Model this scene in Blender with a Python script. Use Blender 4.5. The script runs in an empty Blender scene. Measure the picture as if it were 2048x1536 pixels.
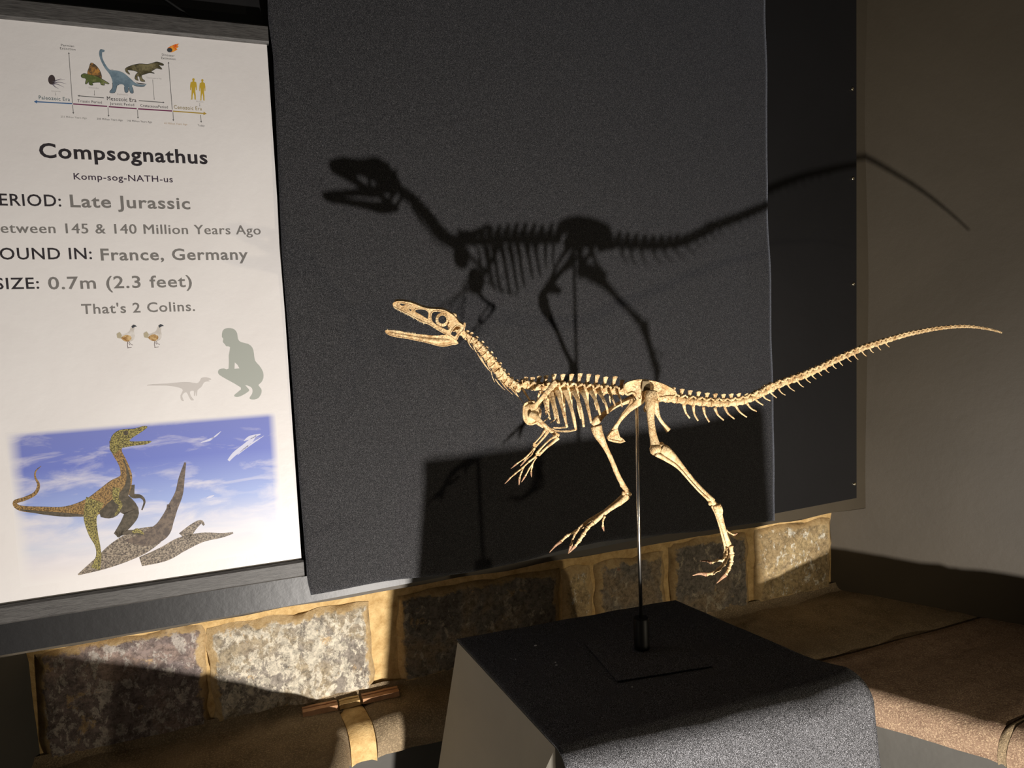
import bpy, bmesh, math, random
from math import sin, cos, radians, pi, atan, degrees
from mathutils import Vector as V, Matrix, noise
from mathutils.geometry import tessellate_polygon
random.seed(7)
scn = bpy.context.scene
COL = scn.collection

# ---------------------------------------------------------------- camera
FPX, CX, CY, HCAM = 1420.0, 1024.0, 768.0, 1.55
pitch, roll = atan(119 / FPX), radians(2.35)
CF = V((0, cos(pitch), -sin(pitch)))
_R0 = V((1, 0, 0)); _U0 = _R0.cross(CF)
CR_ = _R0 * cos(roll) - _U0 * sin(roll)
CU = _U0 * cos(roll) + _R0 * sin(roll)
CC = V((0, 0, HCAM))
cam = bpy.data.cameras.new('camera'); cam.sensor_width = 36; cam.lens = FPX / 2048 * 36
cam.clip_start = 0.02
co = bpy.data.objects.new('camera', cam); COL.objects.link(co)
m = Matrix((CR_, CU, -CF)).transposed().to_4x4(); m.translation = CC
co.matrix_world = m
scn.camera = co

# ---------------------------------------------------------------- light
w = bpy.data.worlds.new('world'); scn.world = w; w.use_nodes = True
w.node_tree.nodes['Background'].inputs[0].default_value = (1.0, 0.92, 0.80, 1)
w.node_tree.nodes['Background'].inputs[1].default_value = 0.028
def lamp(name, loc, power, color, radius, aim=None, size=None, blend=.6):
    l = bpy.data.lights.new(name, 'SPOT' if aim else 'POINT'); l.energy = power; l.color = color
    l.shadow_soft_size = radius
    o = bpy.data.objects.new(name, l); COL.objects.link(o); o.location = loc
    if aim:
        l.spot_size = radians(size); l.spot_blend = blend
        o.rotation_euler = (V(aim) - V(loc)).to_track_quat('-Z', 'Y').to_euler()
    return o
lamp('spot_light_front', (0.41, 0.085, 0.49), 162, (1.0, 0.94, 0.875), 0.018, (0.02, 1.3, 1.08), 150, 1.0)
lamp('spot_light_right', (1.15, 0.30, 0.95), 17.0, (1.0, 0.86, 0.64), 0.016, (0.3, 1.2, 0.95), 100, .8)
lamp('spot_light_left', (-0.86, 0.30, 0.95), 3.0, (1.0, 0.87, 0.70), 0.02, (0.4, 1.4, 0.95), 100, .8)
scn.view_settings.view_transform = 'Standard'; scn.view_settings.look = 'None'
scn.view_settings.gamma = 1; scn.view_settings.exposure = 0; scn.view_settings.use_curve_mapping = False

# ---------------------------------------------------------------- geometry frames (wall planes)
A_ = radians(69)
WU = V((sin(A_), cos(A_), 0)); WN = V((cos(A_), -sin(A_), 0))      # along the back wall, and out of it
def ray(x, y): return CF + CR_ * ((x - CX) / FPX) - CU * ((y - CY) / FPX)
def hit(x, y, p0, n):
    d = ray(x, y); return CC + d * ((p0 - CC).dot(n) / d.dot(n))
def onwall(x, y, D): return hit(x, y, WN * -D, WN)
def onz(x, y, z):
    d = ray(x, y); return CC + d * ((z - HCAM) / d.z)
def wp(u, D, z): return WU * u - WN * D + V((0, 0, z))              # a point of the wall frame
D_FAB, D_POST, D_BOARD, D_PLAS, D_STONE = 1.310, 1.320, 1.352, 1.375, 1.445

# ---------------------------------------------------------------- helpers
def tagp(o, label=None, cat=None, group=None, kind=None):
    if label: o['label'] = label
    if cat: o['category'] = cat
    if group: o['group'] = group
    if kind: o['kind'] = kind
    return o
def wloc(o):
    p = V((0, 0, 0))
    while o: p += V(o.location); o = o.parent
    return p
def thing(name, loc, label, cat, group=None):
    o = bpy.data.objects.new(name, None); COL.objects.link(o); o.location = loc; o.empty_display_size = .05
    return tagp(o, label, cat, group)
def mesh_obj(name, verts, faces, mat, parent=None, smooth=True, sharp=None, mats=None):
    off = wloc(parent) if parent else V((0, 0, 0))
    me = bpy.data.meshes.new(name)
    me.from_pydata([tuple(V(v) - off) for v in verts], [], faces); me.validate(); me.update()
    me.materials.append(mat)
    if smooth: me.polygons.foreach_set('use_smooth', [True] * len(me.polygons))
    if sharp:
        try: me.set_sharp_from_angle(angle=radians(sharp))
        except Exception: pass
    o = bpy.data.objects.new(name, me); COL.objects.link(o)
    if parent: o.parent = parent
    return o
class MB:
    def __init__(s): s.v = []; s.f = []
    def add(s, v, f):
        k = len(s.v); s.v += [V(p) for p in v]; s.f += [tuple(i + k for i in q) for q in f]
    def box8(s, p):           # p: 4 bottom + 4 top, same order
        s.add(p, [(0, 3, 2, 1), (4, 5, 6, 7), (0, 1, 5, 4), (1, 2, 6, 5), (2, 3, 7, 6), (3, 0, 4, 7)])
    def tube(s, pts, rad, n=8, flat=None, ref=None, wob=0.0, caps=True):
        """tapered tube; flat = ratio of the width along ref's cross direction"""
        pts = [V(p) for p in pts]; k = len(s.v); N = len(pts); R = ref or V((.2079, -.9781, 0))
        for i, p in enumerate(pts):
            t = (pts[min(i + 1, N - 1)] - pts[max(i - 1, 0)]).normalized()
            a = t.cross(R)
            if a.length < .05: a = t.cross(V((0, 0, 1)))
            a.normalize(); b = t.cross(a).normalized()
            r = rad[i] if isinstance(rad, (list, tuple)) else rad
            fl = (flat[i] if isinstance(flat, (list, tuple)) else flat) or 1.0
            for j in range(n):
                an = 2 * pi * j / n; q = p + a * (cos(an) * r) + b * (sin(an) * r * fl)
                if wob: q += noise.noise_vector(q * 160) * wob
                s.v.append(q)
        for i in range(N - 1):
            for j in range(n):
                j2 = (j + 1) % n; s.f.append((k + i * n + j, k + i * n + j2, k + (i + 1) * n + j2, k + (i + 1) * n + j))
        if caps:
            s.f.append(tuple(k + j for j in range(n))[::-1]); s.f.append(tuple(k + (N - 1) * n + j for j in range(n)))
    def blob(s, c, rx, ry=None, rz=None, n=8, wob=0.0, ax=None):
        c = V(c); ry = ry or rx; rz = rz or rx
        X, Y, Z = ax or (V((1, 0, 0)), V((0, 1, 0)), V((0, 0, 1))); k = len(s.v); m_ = max(4, n // 2 + 1)
        s.v.append(c + Z * rz)
        for i in range(1, m_):
            ph = pi * i / m_
            for j in range(n):
                th = 2 * pi * j / n
                q = c + X * (rx * sin(ph) * cos(th)) + Y * (ry * sin(ph) * sin(th)) + Z * (rz * cos(ph))
                if wob: q += noise.noise_vector(q * 200) * wob
                s.v.append(q)
        s.v.append(c - Z * rz); e = len(s.v) - 1
        for j in range(n):
            j2 = (j + 1) % n; s.f.append((k, k + 1 + j, k + 1 + j2)); b = k + 1 + (m_ - 2) * n; s.f.append((e, b + j2, b + j))
        for i in range(m_ - 2):
            for j in range(n):
                j2 = (j + 1) % n; a = k + 1 + i * n; s.f.append((a + j, a + n + j, a + n + j2, a + j2))
    def prism(s, poly, off):   # poly: list of 3D points in a plane, off: extrusion vector
        N = len(poly); k = len(s.v); s.v += [V(p) for p in poly] + [V(p) + off for p in poly]
        for t in tessellate_polygon([[V(p) for p in poly]]):
            s.f.append((k + t[0], k + t[1], k + t[2])); s.f.append((k + N + t[2], k + N + t[1], k + N + t[0]))
        for i in range(N):
            j = (i + 1) % N; s.f.append((k + i, k + j, k + N + j, k + N + i))
    def build(s, name, mat, parent=None, smooth=True, sharp=None):
        return mesh_obj(name, s.v, s.f, mat, parent, smooth, sharp)
def cat(pts, n=6, closed=False):      # catmull-rom through points (tuples or Vectors of any size)
    P = [tuple(p) for p in pts]; N = len(P); out = []
    rng = range(N) if closed else range(N - 1)
    for i in rng:
        g = (lambda k: P[k % N]) if closed else (lambda k: P[min(max(k, 0), N - 1)])
        p0, p1, p2, p3 = g(i - 1), g(i), g(i + 1), g(i + 2)
        for j in range(n):
            t = j / n
            out.append(tuple(.5 * ((2 * b) + (-a + c) * t + (2 * a - 5 * b + 4 * c - d) * t * t + (-a + 3 * b - 3 * c + d) * t ** 3) for a, b, c, d in zip(p0, p1, p2, p3)))
    if not closed: out.append(P[-1])
    return out

# ---------------------------------------------------------------- materials
def NT(name):
    m = bpy.data.materials.new(name); m.use_nodes = True; t = m.node_tree; b = t.nodes['Principled BSDF']
    return m, t, b
def node(t, kind, **kw):
    n = t.nodes.new(kind)
    for k, v in kw.items():
        if k in n.inputs.keys(): n.inputs[k].default_value = v
        else: setattr(n, k, v)
    return n
def ramp(t, src, stops):
    r = t.nodes.new('ShaderNodeValToRGB'); el = r.color_ramp.elements
    while len(el) < len(stops): el.new(.5)
    for e, (p, c) in zip(el, stops):
        e.position = p; e.color = (c if len(c) == 4 else (*c, 1)) if isinstance(c, (tuple, list)) else (c, c, c, 1)
    t.links.new(src, r.inputs[0]); return r.outputs[0]
def mix(t, fac, a, b, mode='MIX'):
    n = t.nodes.new('ShaderNodeMix'); n.data_type = 'RGBA'; n.blend_type = mode
    for s, v in ((0, fac), (6, a), (7, b)):
        if hasattr(v, 'links'): t.links.new(v, n.inputs[s])
        else: n.inputs[s].default_value = v if s == 0 or len(v) == 4 else (*v, 1)
    return n.outputs[2]
def coords(t, out='Object', scale=None):
    c = t.nodes.new('ShaderNodeTexCoord').outputs[out]
    if scale:
        mp = t.nodes.new('ShaderNodeMapping'); mp.inputs['Scale'].default_value = scale; t.links.new(c, mp.inputs[0]); c = mp.outputs[0]
    return c
def tex(t, co_, scale, detail=4, rough=.6, dist=0):
    n = node(t, 'ShaderNodeTexNoise', Scale=scale, Detail=detail, Roughness=rough, Distortion=dist); t.links.new(co_, n.inputs['Vector']); return n.outputs[0]
def bump(t, b, h, strength, dist):
    n = node(t, 'ShaderNodeBump', Strength=strength, Distance=dist); t.links.new(h, n.inputs['Height'])
    if b.inputs['Normal'].links: t.links.new(b.inputs['Normal'].links[0].from_socket, n.inputs['Normal'])
    t.links.new(n.outputs[0], b.inputs['Normal'])
def plain(name, col, rough=.6, metal=0, spec=.5):
    m, t, b = NT(name); b.inputs['Base Color'].default_value = (*col, 1); b.inputs['Roughness'].default_value = rough
    b.inputs['Metallic'].default_value = metal; b.inputs['Specular IOR Level'].default_value = spec; return m

def mat_bone(name='bone', base=((.54, .33, .14), (.93, .70, .39)), crack=(.16, .065, .022)):
    m, t, b = NT(name); c = coords(t)
    n1 = tex(t, c, 90, 5, .65); col = ramp(t, n1, [(.34, base[0]), (.6, base[1])])
    vo = node(t, 'ShaderNodeTexVoronoi', feature='DISTANCE_TO_EDGE', Scale=210); 
    nd = node(t, 'ShaderNodeTexNoise', Scale=120, Detail=3); t.links.new(c, nd.inputs['Vector'])
    va = node(t, 'ShaderNodeVectorMath', operation='SCALE'); va.inputs['Scale'].default_value = .012; t.links.new(nd.outputs[1], va.inputs[0])
    vb = node(t, 'ShaderNodeVectorMath', operation='ADD'); t.links.new(c, vb.inputs[0]); t.links.new(va.outputs[0], vb.inputs[1]); t.links.new(vb.outputs[0], vo.inputs['Vector'])
    ck = ramp(t, vo.outputs[0], [(.0, 1.0), (.11, 0.0)]); msk = ramp(t, tex(t, c, 40, 2), [(.38, 0.0), (.55, .8)])
    f = node(t, 'ShaderNodeMath', operation='MULTIPLY'); t.links.new(ck, f.inputs[0]); t.links.new(msk, f.inputs[1])
    col = mix(t, f.outputs[0], col, crack)
    sp = ramp(t, tex(t, c, 620, 2), [(.58, 0.0), (.70, .7)]); col = mix(t, sp, col, crack)
    t.links.new(col, b.inputs['Base Color']); b.inputs['Roughness'].default_value = .55; b.inputs['Specular IOR Level'].default_value = .3
    bump(t, b, n1, .7, .002); bump(t, b, tex(t, c, 330, 3), .5, .001); bump(t, b, vo.outputs[0], .3, .0008)
    return m
BONE = mat_bone(); CLAW = mat_bone('claw_horn', ((.20, .11, .06), (.50, .30, .18)))
TOOTH = plain('tooth', (.62, .50, .30), .35)
STRAP = plain('clamp_tape', (.22, .16, .08), .7)

def mat_felt(name, lo, hi, scale=900, wave=True, sheen=.25, cut=.44):
    m, t, b = NT(name); c = coords(t)
    n1 = tex(t, c, scale, 1, .9); n2 = tex(t, c, scale * .42, 2, .8)
    sp = ramp(t, n1, [(cut, 0.0), (.76, 1.0)])  # fibre glints painted into the colour as bright speckles
    col = mix(t, sp, lo, hi)
    big = ramp(t, n2, [(.3, .55), (.7, 1.25)]); col = mix(t, 1.0, col, big, 'MULTIPLY')
    t.links.new(col, b.inputs['Base Color']); b.inputs['Roughness'].default_value = .75; b.inputs['Specular IOR Level'].default_value = .25
    b.inputs['Sheen Weight'].default_value = sheen; b.inputs['Sheen Roughness'].default_value = .5; b.inputs['Sheen Tint'].default_value = (.8, .85, 1, 1)
    bump(t, b, n1, .6, .0012)
    if wave:
        c2 = coords(t, 'Object', (8, 8, 26)); bump(t, b, tex(t, c2, 6, 3, .6, 1.0), .25, .004)
    return m
FELT = mat_felt('black_felt', (.005, .005, .006), (.105, .102, .105))
VELVET = mat_felt('black_velvet_cover', (.003, .003, .0035), (.58, .58, .62), 1500, False, .03, .51)

def mat_stone(name, cols, flake, amt, gold):
    m, t, b = NT(name); c = coords(t)
    n0 = tex(t, c, 7, 4, .6, .4); base = ramp(t, n0, [(.30, cols[0]), (.47, cols[1]), (.58, cols[2]), (.72, cols[3])])
    n1 = tex(t, coords(t, 'Object', (1, 1, .7)), 46, 10, .76, .3)
    k1 = ramp(t, n1, [(amt, 0.0), (amt + .018, .95)]); base = mix(t, k1, base, flake)
    n2 = tex(t, c, 19, 8, .75, .4); k2 = ramp(t, n2, [(.60, 0.0), (.64, .7)]); base = mix(t, k2, base, (.62, .42, .20))
    n3 = tex(t, c, 11, 5, .6, .5); k3 = ramp(t, n3, [(.70, 0.0), (.73, .7)]); base = mix(t, k3, base, (.42, .19, .10))
    n4 = tex(t, c, 90, 9, .8, .4); k4 = ramp(t, n4, [(.38, .45), (.58, 1.2)]); base = mix(t, 1.0, base, k4, 'MULTIPLY')
    at = node(t, 'ShaderNodeAttribute', attribute_name='rim'); ng = tex(t, c, 30, 6, .7, .3); ma = node(t, 'ShaderNodeMath', operation='MULTIPLY_ADD'); t.links.new(ng, ma.inputs[0]); ma.inputs[1].default_value = 1.5; t.links.new(at.outputs['Fac'], ma.inputs[2])
    gm = ramp(t, ma.outputs[0], [(1.12, 0.0), (1.26, 1.0)]) if False else None
    sb = node(t, 'ShaderNodeMath', operation='SUBTRACT'); t.links.new(ma.outputs[0], sb.inputs[0]); sb.inputs[1].default_value = gold
    gm = ramp(t, sb.outputs[0], [(.40, 0.0), (.56, .92)]); base = mix(t, gm, base, ramp(t, n4, [(.3, (.42, .27, .11)), (.65, (.66, .48, .25))]))
    t.links.new(base, b.inputs['Base Color']); b.inputs['Roughness'].default_value = .9; b.inputs['Specular IOR Level'].default_value = .2
    bump(t, b, n1, .7, .006); bump(t, b, n4, .6, .003)
    return m
STONES = [mat_stone('peeling_stone', ((.18, .14, .13), (.26, .21, .195), (.38, .28, .23), (.23, .18, .16)), (.54, .48, .42), .525, .92),
          mat_stone('flaking_pale_stone', ((.24, .20, .16), (.34, .30, .25), (.44, .36, .24), (.36, .30, .23)), (.70, .63, .50), .49, .90),
          mat_stone('dark_worn_stone', ((.17, .145, .12), (.25, .22, .18), (.33, .25, .16), (.23, .19, .145)), (.48, .41, .30), .565, .86),
          mat_stone('golden_stone', ((.34, .25, .13), (.44, .32, .17), (.56, .42, .22), (.40, .30, .18)), (.78, .72, .58), .56, .80)]
def mat_mortar(name, c0, c1, sc=30, grain=None):
    m, t, b = NT(name); c = coords(t); n = tex(t, c, sc, 7, .7, .3); g = tex(t, c, sc * 9, 3, .7)
    col = ramp(t, n, [(.3, c0), (.65, c1)]); col = mix(t, ramp(t, g, [(.60, 0.0), (.72, .5)]), col, (.16, .09, .04))
    t.links.new(col, b.inputs['Base Color']); b.inputs['Roughness'].default_value = .95; b.inputs['Specular IOR Level'].default_value = .15
    if grain: g2 = tex(t, c, 330, 3, .8); col = mix(t, ramp(t, g2, [(.50, 0.0), (.62, .75)]), col, grain); t.links.new(col, b.inputs['Base Color']); bump(t, b, g2, .8, .004)
    bump(t, b, n, .6, .005); bump(t, b, g, .5, .0015); return m
MORTAR = mat_mortar('golden_lime_mortar', (.44, .27, .10), (.74, .52, .24), 45)
SLAB = mat_mortar('worn_sandstone', (.17, .125, .075), (.30, .225, .14), 16, (.50, .38, .23))
SLABR = mat_mortar('worn_red_sandstone', (.20, .125, .085), (.34, .23, .155), 40, (.62, .46, .30))
TILE = mat_mortar('terracotta_tile', (.40, .20, .10), (.58, .34, .19), 30)

def mat_paint(name, c0, c1, rough=.5, sc=3.0, bmp=.25):
    m, t, b = NT(name); c = coords(t); n = tex(t, c, sc, 5, .6, .4); g = tex(t, c, 60, 4, .6)
    t.links.new(ramp(t, n, [(.3, c0), (.7, c1)]), b.inputs['Base Color']); b.inputs['Roughness'].default_value = rough
    bump(t, b, n, bmp, .03); bump(t, b, g, .12, .003); return m
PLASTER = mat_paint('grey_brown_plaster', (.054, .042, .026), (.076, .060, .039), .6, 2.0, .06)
BOARDM = mat_paint('black_satin_board', (.010, .0097, .010), (.013, .0125, .013), .42, 2, .02)
PED = mat_paint('pale_grey_card', (.34, .32, .27), (.40, .37, .31), .65, 5, .08)
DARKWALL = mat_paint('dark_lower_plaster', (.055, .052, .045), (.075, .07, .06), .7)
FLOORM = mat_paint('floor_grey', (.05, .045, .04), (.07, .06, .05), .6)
BLACK = plain('black_plate', (.003, .003, .003), .5, 0, .2)
STEEL = plain('polished_steel', (.62, .60, .56), .22, 1)
ROD2 = plain('dark_rod_paint', (.05, .05, .055), .3, .6)
BRASS = plain('screw_metal', (.85, .74, .50), .3, 1)
LINT = plain('white_lint', (.7, .7, .68), .9)
def mat_wood():
    m, t, b = NT('black_wood_grain'); c = coords(t, 'Object', (5, 5, 130)); n = tex(t, c, 9, 5, .65, .5)
    t.links.new(ramp(t, n, [(.35, (.030, .028, .027)), (.65, (.10, .095, .09))]), b.inputs['Base Color']); b.inputs['Roughness'].default_value = .5
    bump(t, b, n, .3, .001); return m
WOOD = mat_wood()

# ---------------------------------------------------------------- room shell
def slab(name, a, b_, thick, z0, z1, mat, side):
    """vertical slab between plan points a and b, thickened away from the room"""
    a = V((a.x, a.y, 0)); b_ = V((b_.x, b_.y, 0)); off = side * thick; o = MB()
    q = [a, b_, b_ + off, a + off]
    o.box8([p + V((0, 0, z0)) for p in q] + [p + V((0, 0, z1)) for p in q])
    return o.build(name, mat, None, False)
KR = onwall(1668, 1100, D_STONE); KL = onwall(62, 1400, D_STONE)
RD, LD = radians(129), radians(189)
rdir = V((sin(RD), cos(RD), 0)); rout = V((-cos(RD), sin(RD), 0))      # rout points away from the room
if rout.dot(KR) < 0: rout = -rout
ldir = V((sin(LD), cos(LD), 0)); lout = V((-cos(LD) * 1, sin(LD), 0))
if lout.x > 0: lout = -lout
Z_ST = 1.035                                                        # top of the bare stone
def grid_wall(name, p0, p1, z0, z1, nx, nz, thick, outd, mat, amp, seed):
    mb = MB(); vs = []; p0 = V((p0.x, p0.y, 0)); p1 = V((p1.x, p1.y, 0))
    for j in range(nz + 1):
        for i in range(nx + 1):
            p = p0.lerp(p1, i / nx) + V((0, 0, z0 + (z1 - z0) * j / nz))
            vs.append(p - outd * (noise.noise(p * 2.2 + V((seed, 0, 0))) * amp))
    k = len(vs); fs = [(j * (nx + 1) + i, j * (nx + 1) + i + 1, (j + 1) * (nx + 1) + i + 1, (j + 1) * (nx + 1) + i) for j in range(nz) for i in range(nx)]
    back = [p0 + outd * thick + V((0, 0, z0)), p1 + outd * thick + V((0, 0, z0)), p1 + outd * thick + V((0, 0, z1)), p0 + outd * thick + V((0, 0, z1))]
    vs += back
    fs += [(k, k + 3, k + 2, k + 1), tuple(range(nx + 1))[::-1] + (k, k + 1), tuple(nz * (nx + 1) + i for i in range(nx + 1)) + (k + 2, k + 3)]
    mb.add(vs, fs); return mb.build(name, mat, None, True, 50)
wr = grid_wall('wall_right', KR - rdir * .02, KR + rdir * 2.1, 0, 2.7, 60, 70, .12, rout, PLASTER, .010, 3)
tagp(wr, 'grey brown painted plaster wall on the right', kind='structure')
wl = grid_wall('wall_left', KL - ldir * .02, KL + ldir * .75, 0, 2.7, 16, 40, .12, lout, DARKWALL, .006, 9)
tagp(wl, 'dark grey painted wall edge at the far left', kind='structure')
# back wall: upper plaster sheet, bare stone band below
uL, uR = KL.dot(WU) - .12, KR.dot(WU) + .10
o = MB()
nx, nz = 60, 24
for j in range(nz + 1):
    for i in range(nx + 1):
        uu = uL + (uR - uL) * i / nx; zz = Z_ST + (2.7 - Z_ST) * j / nz
        if j == 0: zz += noise.noise(V((uu * 9, 0, 3))) * .006 - .001
        o.v.append(wp(uu, D_PLAS, zz))
for j in range(nz):
    for i in range(nx): a = j * (nx + 1) + i; o.f.append((a, a + 1, a + nx + 2, a + nx + 1))
k = len(o.v); o.v += [wp(uL, 1.6, Z_ST), wp(uR, 1.6, Z_ST), wp(uR, 1.6, 2.7), wp(uL, 1.6, 2.7)]
o.f += [(k + 1, k, k + 3, k + 2), tuple(range(nx + 1))[::-1] + (k, k + 1)]
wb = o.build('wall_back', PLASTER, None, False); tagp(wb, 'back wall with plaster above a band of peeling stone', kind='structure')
o = MB(); q = [wp(uL, D_STONE + .008, 0), wp(uR, D_STONE + .008, 0), wp(uR, 1.6, 0), wp(uL, 1.6, 0)]
NXX = 90; vs = []
for j in range(13):
    for i in range(NXX + 1):
        uu = uL + (uR - uL) * i / NXX; zz = .70 + (Z_ST + .01 - .70) * j / 12
        vs.append(wp(uu, D_STONE + .006 - noise.noise(V((uu * 14, zz * 14, 1))) * .003 - (.010 * max(0, (zz - 1.0) / .035)), zz))
o.add(vs, [(j * (NXX + 1) + i, j * (NXX + 1) + i + 1, (j + 1) * (NXX + 1) + i + 1, (j + 1) * (NXX + 1) + i) for j in range(12) for i in range(NXX)])
mo = o.build('mortar_bed', MORTAR, wb); mo['label'] = 'golden lime mortar between and above the stones'
def block(u0, u1, z0, z1, seed, mat, proud=.006):
    rows, cols = 14, max(6, int((u1 - u0) / .013)); mb = MB(); vs = []; rim = []
    for j in range(rows + 1):
        for i in range(cols + 1):
            a, c = i / cols, j / rows; uu = u0 + (u1 - u0) * a; zz = z0 + (z1 - z0) * c
            e = min(a * (u1 - u0), (1 - a) * (u1 - u0), c * (z1 - z0), (1 - c) * (z1 - z0))
            uu += noise.noise(V((zz * 22, seed, 0))) * .012 * (1 if a in (0, 1) else .3); zz += noise.noise(V((uu * 18, seed, 5))) * .011 * (1 if c in (0, 1) else .3)
            rim.append(max(0, 1 - e / .032)); d = proud * min(1, (e / .012) ** .6) + noise.fractal(V((uu * 16, zz * 16, seed)), 1, 2, 4) * .0035 * min(1, e / .01)
            vs.append(wp(uu, D_STONE + (.004 if e < 1e-6 else 0) - d, zz))
    mb.add(vs, [(j * (cols + 1) + i, j * (cols + 1) + i + 1, (j + 1) * (cols + 1) + i + 1, (j + 1) * (cols + 1) + i) for j in range(rows) for i in range(cols)])
    b = [wp(u0, D_STONE + .02, z0), wp(u1, D_STONE + .02, z0), wp(u1, D_STONE + .02, z1), wp(u0, D_STONE + .02, z1)]; k = len(mb.v); mb.v += b
    C = cols + 1
    mb.f += [tuple(range(C))[::-1] + (k, k + 1), tuple(rows * C + i for i in range(C)) + (k + 2, k + 3), tuple(j * C for j in range(rows + 1)) + (k + 3, k), tuple(j * C + cols for j in range(rows + 1))[::-1] + (k + 1, k + 2)]
    o = mb.build('stone_block', mat, wb, True, 60); at = o.data.attributes.new('rim', 'FLOAT', 'POINT'); rim += [1] * (len(mb.v) - len(rim))
    at.data.foreach_set('value', rim)
def uw(px, py=1240): return onwall(px, py, D_STONE).dot(WU)
for k, (a, b_, z0, z1, mk) in enumerate([(62, 404, .797, 1.006, 0), (414, 742, .797, .992, 1), (792, 1118, .797, .994, 2), (1128, 1186, .80, .985, 3), (1194, 1332, .797, .985, 2), (1344, 1498, .797, 1.0, 2), (1512, 1662, .797, 1.0, 3)]):  # narrow golden block imitates the lit strip between shadows by its colour
    block(uw(a), uw(b_), z0, z1, k * 3.7, STONES[mk])
o = MB(); nn_ = 80; u0_, u1_ = KL.dot(WU) - .01, KR.dot(WU) + .01; PF = [(.000, .020), (.0035, .011), (.008, .005), (.018, .001), (.03, -.003)]
for i in range(nn_ + 1):
    uu = u0_ + (u1_ - u0_) * i / nn_; g = 1 + .5 * noise.noise(V((uu * 12, 3, 3)))
    for d_, h_ in PF: o.v.append(wp(uu, D_STONE - .003 - d_ * g, .795 + h_ * g + .0015 * noise.noise(V((uu * 40, d_ * 60, 0)))))
o.f = [(i * 5 + j, (i + 1) * 5 + j, (i + 1) * 5 + j + 1, i * 5 + j + 1) for i in range(nn_) for j in range(4)]
fo_ = o.build('mortar_fillet', SLAB, wb)
# floor
o = MB(); o.box8([V((-3, -1.5, -.05)), V((3, -1.5, -.05)), V((3, 3, -.05)), V((-3, 3, -.05)), V((-3, -1.5, 0)), V((3, -1.5, 0)), V((3, 3, 0)), V((-3, 3, 0))])
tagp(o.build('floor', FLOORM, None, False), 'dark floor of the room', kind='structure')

# ---------------------------------------------------------------- ledge (stone bench round the bay)
ZT, ZB = .792, .727
FCL = onz(700, 1530, .735); FCL.z = 0
Fr0 = onz(1740, 1449, ZB); Fr0.z = 0; Fl0 = FCL
def line_x(p, d, D):          # meet the line p+d*t with the wall-frame plane at distance D
    t = (-D - p.dot(WN)) / d.dot(WN); q = p + d * t; q.z = 0; return q
D_LF = 1.325
lfd = V((sin(radians(174)), cos(radians(174)), 0))  # out-of-view bench front, turned inward to steepen its shadow on the stones
PL = line_x(Fl0, lfd, D_LF); PR = line_x(Fr0, rdir, D_LF)
ledge = bpy.data.objects.new('trim_1', None); COL.objects.link(ledge); ledge.location = (0, 0, 0)
tagp(ledge, 'worn sandstone ledge running round the base of the walls', kind='structure')
def K0(p): return V((p.x, p.y, 0))
def slab_piece(name, pairs, mat, seed, sub=8, nt=10, gap=.0, drop=0.0, label=None, amp=1.0):
    """pairs: (wall point, front point) in plan; a stone between first and last pair with a rounded nosing"""
    P = []
    for i in range(len(pairs) - 1):
        for j in range(sub): t = j / sub; P.append((pairs[i][0].lerp(pairs[i + 1][0], t), pairs[i][1].lerp(pairs[i + 1][1], t)))
    P.append(pairs[-1]); rows = []
    r = .038; mb = MB()
    for a, (w_, f_) in enumerate(P):
        e = (f_ - w_); L = e.length; e.normalize(); w2 = w_ - e * .02; L += .02
        prof = [(t * (L - r), ZT + .006 * (1 - t)) for t in [i / nt for i in range(nt + 1)]]
        prof += [(L - r + r * sin(x), ZT - r + r * cos(x)) for x in [pi / 2 * i / 6 for i in range(1, 7)]]
        prof += [(L + .001, (ZT - r + ZB) / 2 + .004), (L - .002, ZB), (L - .03, ZB - .002)]
        edge = min(a, len(P) - 1 - a)
        row = []
        for (s_, z_) in prof:
            p = w2 + e * s_ + V((0, 0, z_ - drop - (.004 if edge == 0 else 0)))
            nv = noise.fractal(p * 13 + V((seed, 0, 0)), 1, 2, 4) * .004 * amp
            p += V((0, 0, nv)) + e * (noise.fractal(p * 20 + V((0, seed, 0)), 1, 2, 4) * .004 * amp * (1 if s_ > L - r else 0))
            row.append(len(mb.v)); mb.v.append(p)
        rows.append(row)
    M = len(rows[0])
    for a in range(len(rows) - 1):
        for b in range(M - 1): mb.f.append((rows[a][b], rows[a][b + 1], rows[a + 1][b + 1], rows[a + 1][b]))
    for row, fl in ((rows[0], 1), (rows[-1], 0)):
        k = len(mb.v); mb.v += [mb.v[row[0]] - V((0, 0, .06))]
        q = row + [k]; mb.f.append(tuple(q[::-1]) if fl == 0 else tuple(q))
    o = mb.build(name, mat, ledge, True, 50)
    if label: o['label'] = label
    return o
WLc = K0(KL); WRc = K0(KR)
def backw(px, py): p = onwall(px, py, D_STONE); return K0(p)
def backf(px, py):
    p = K0(onz(px, py, ZT)); return K0(WU * p.dot(WU) - WN * D_LF)
wj1, wj2 = backw(668, 1385), backw(716, 1375)
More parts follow.
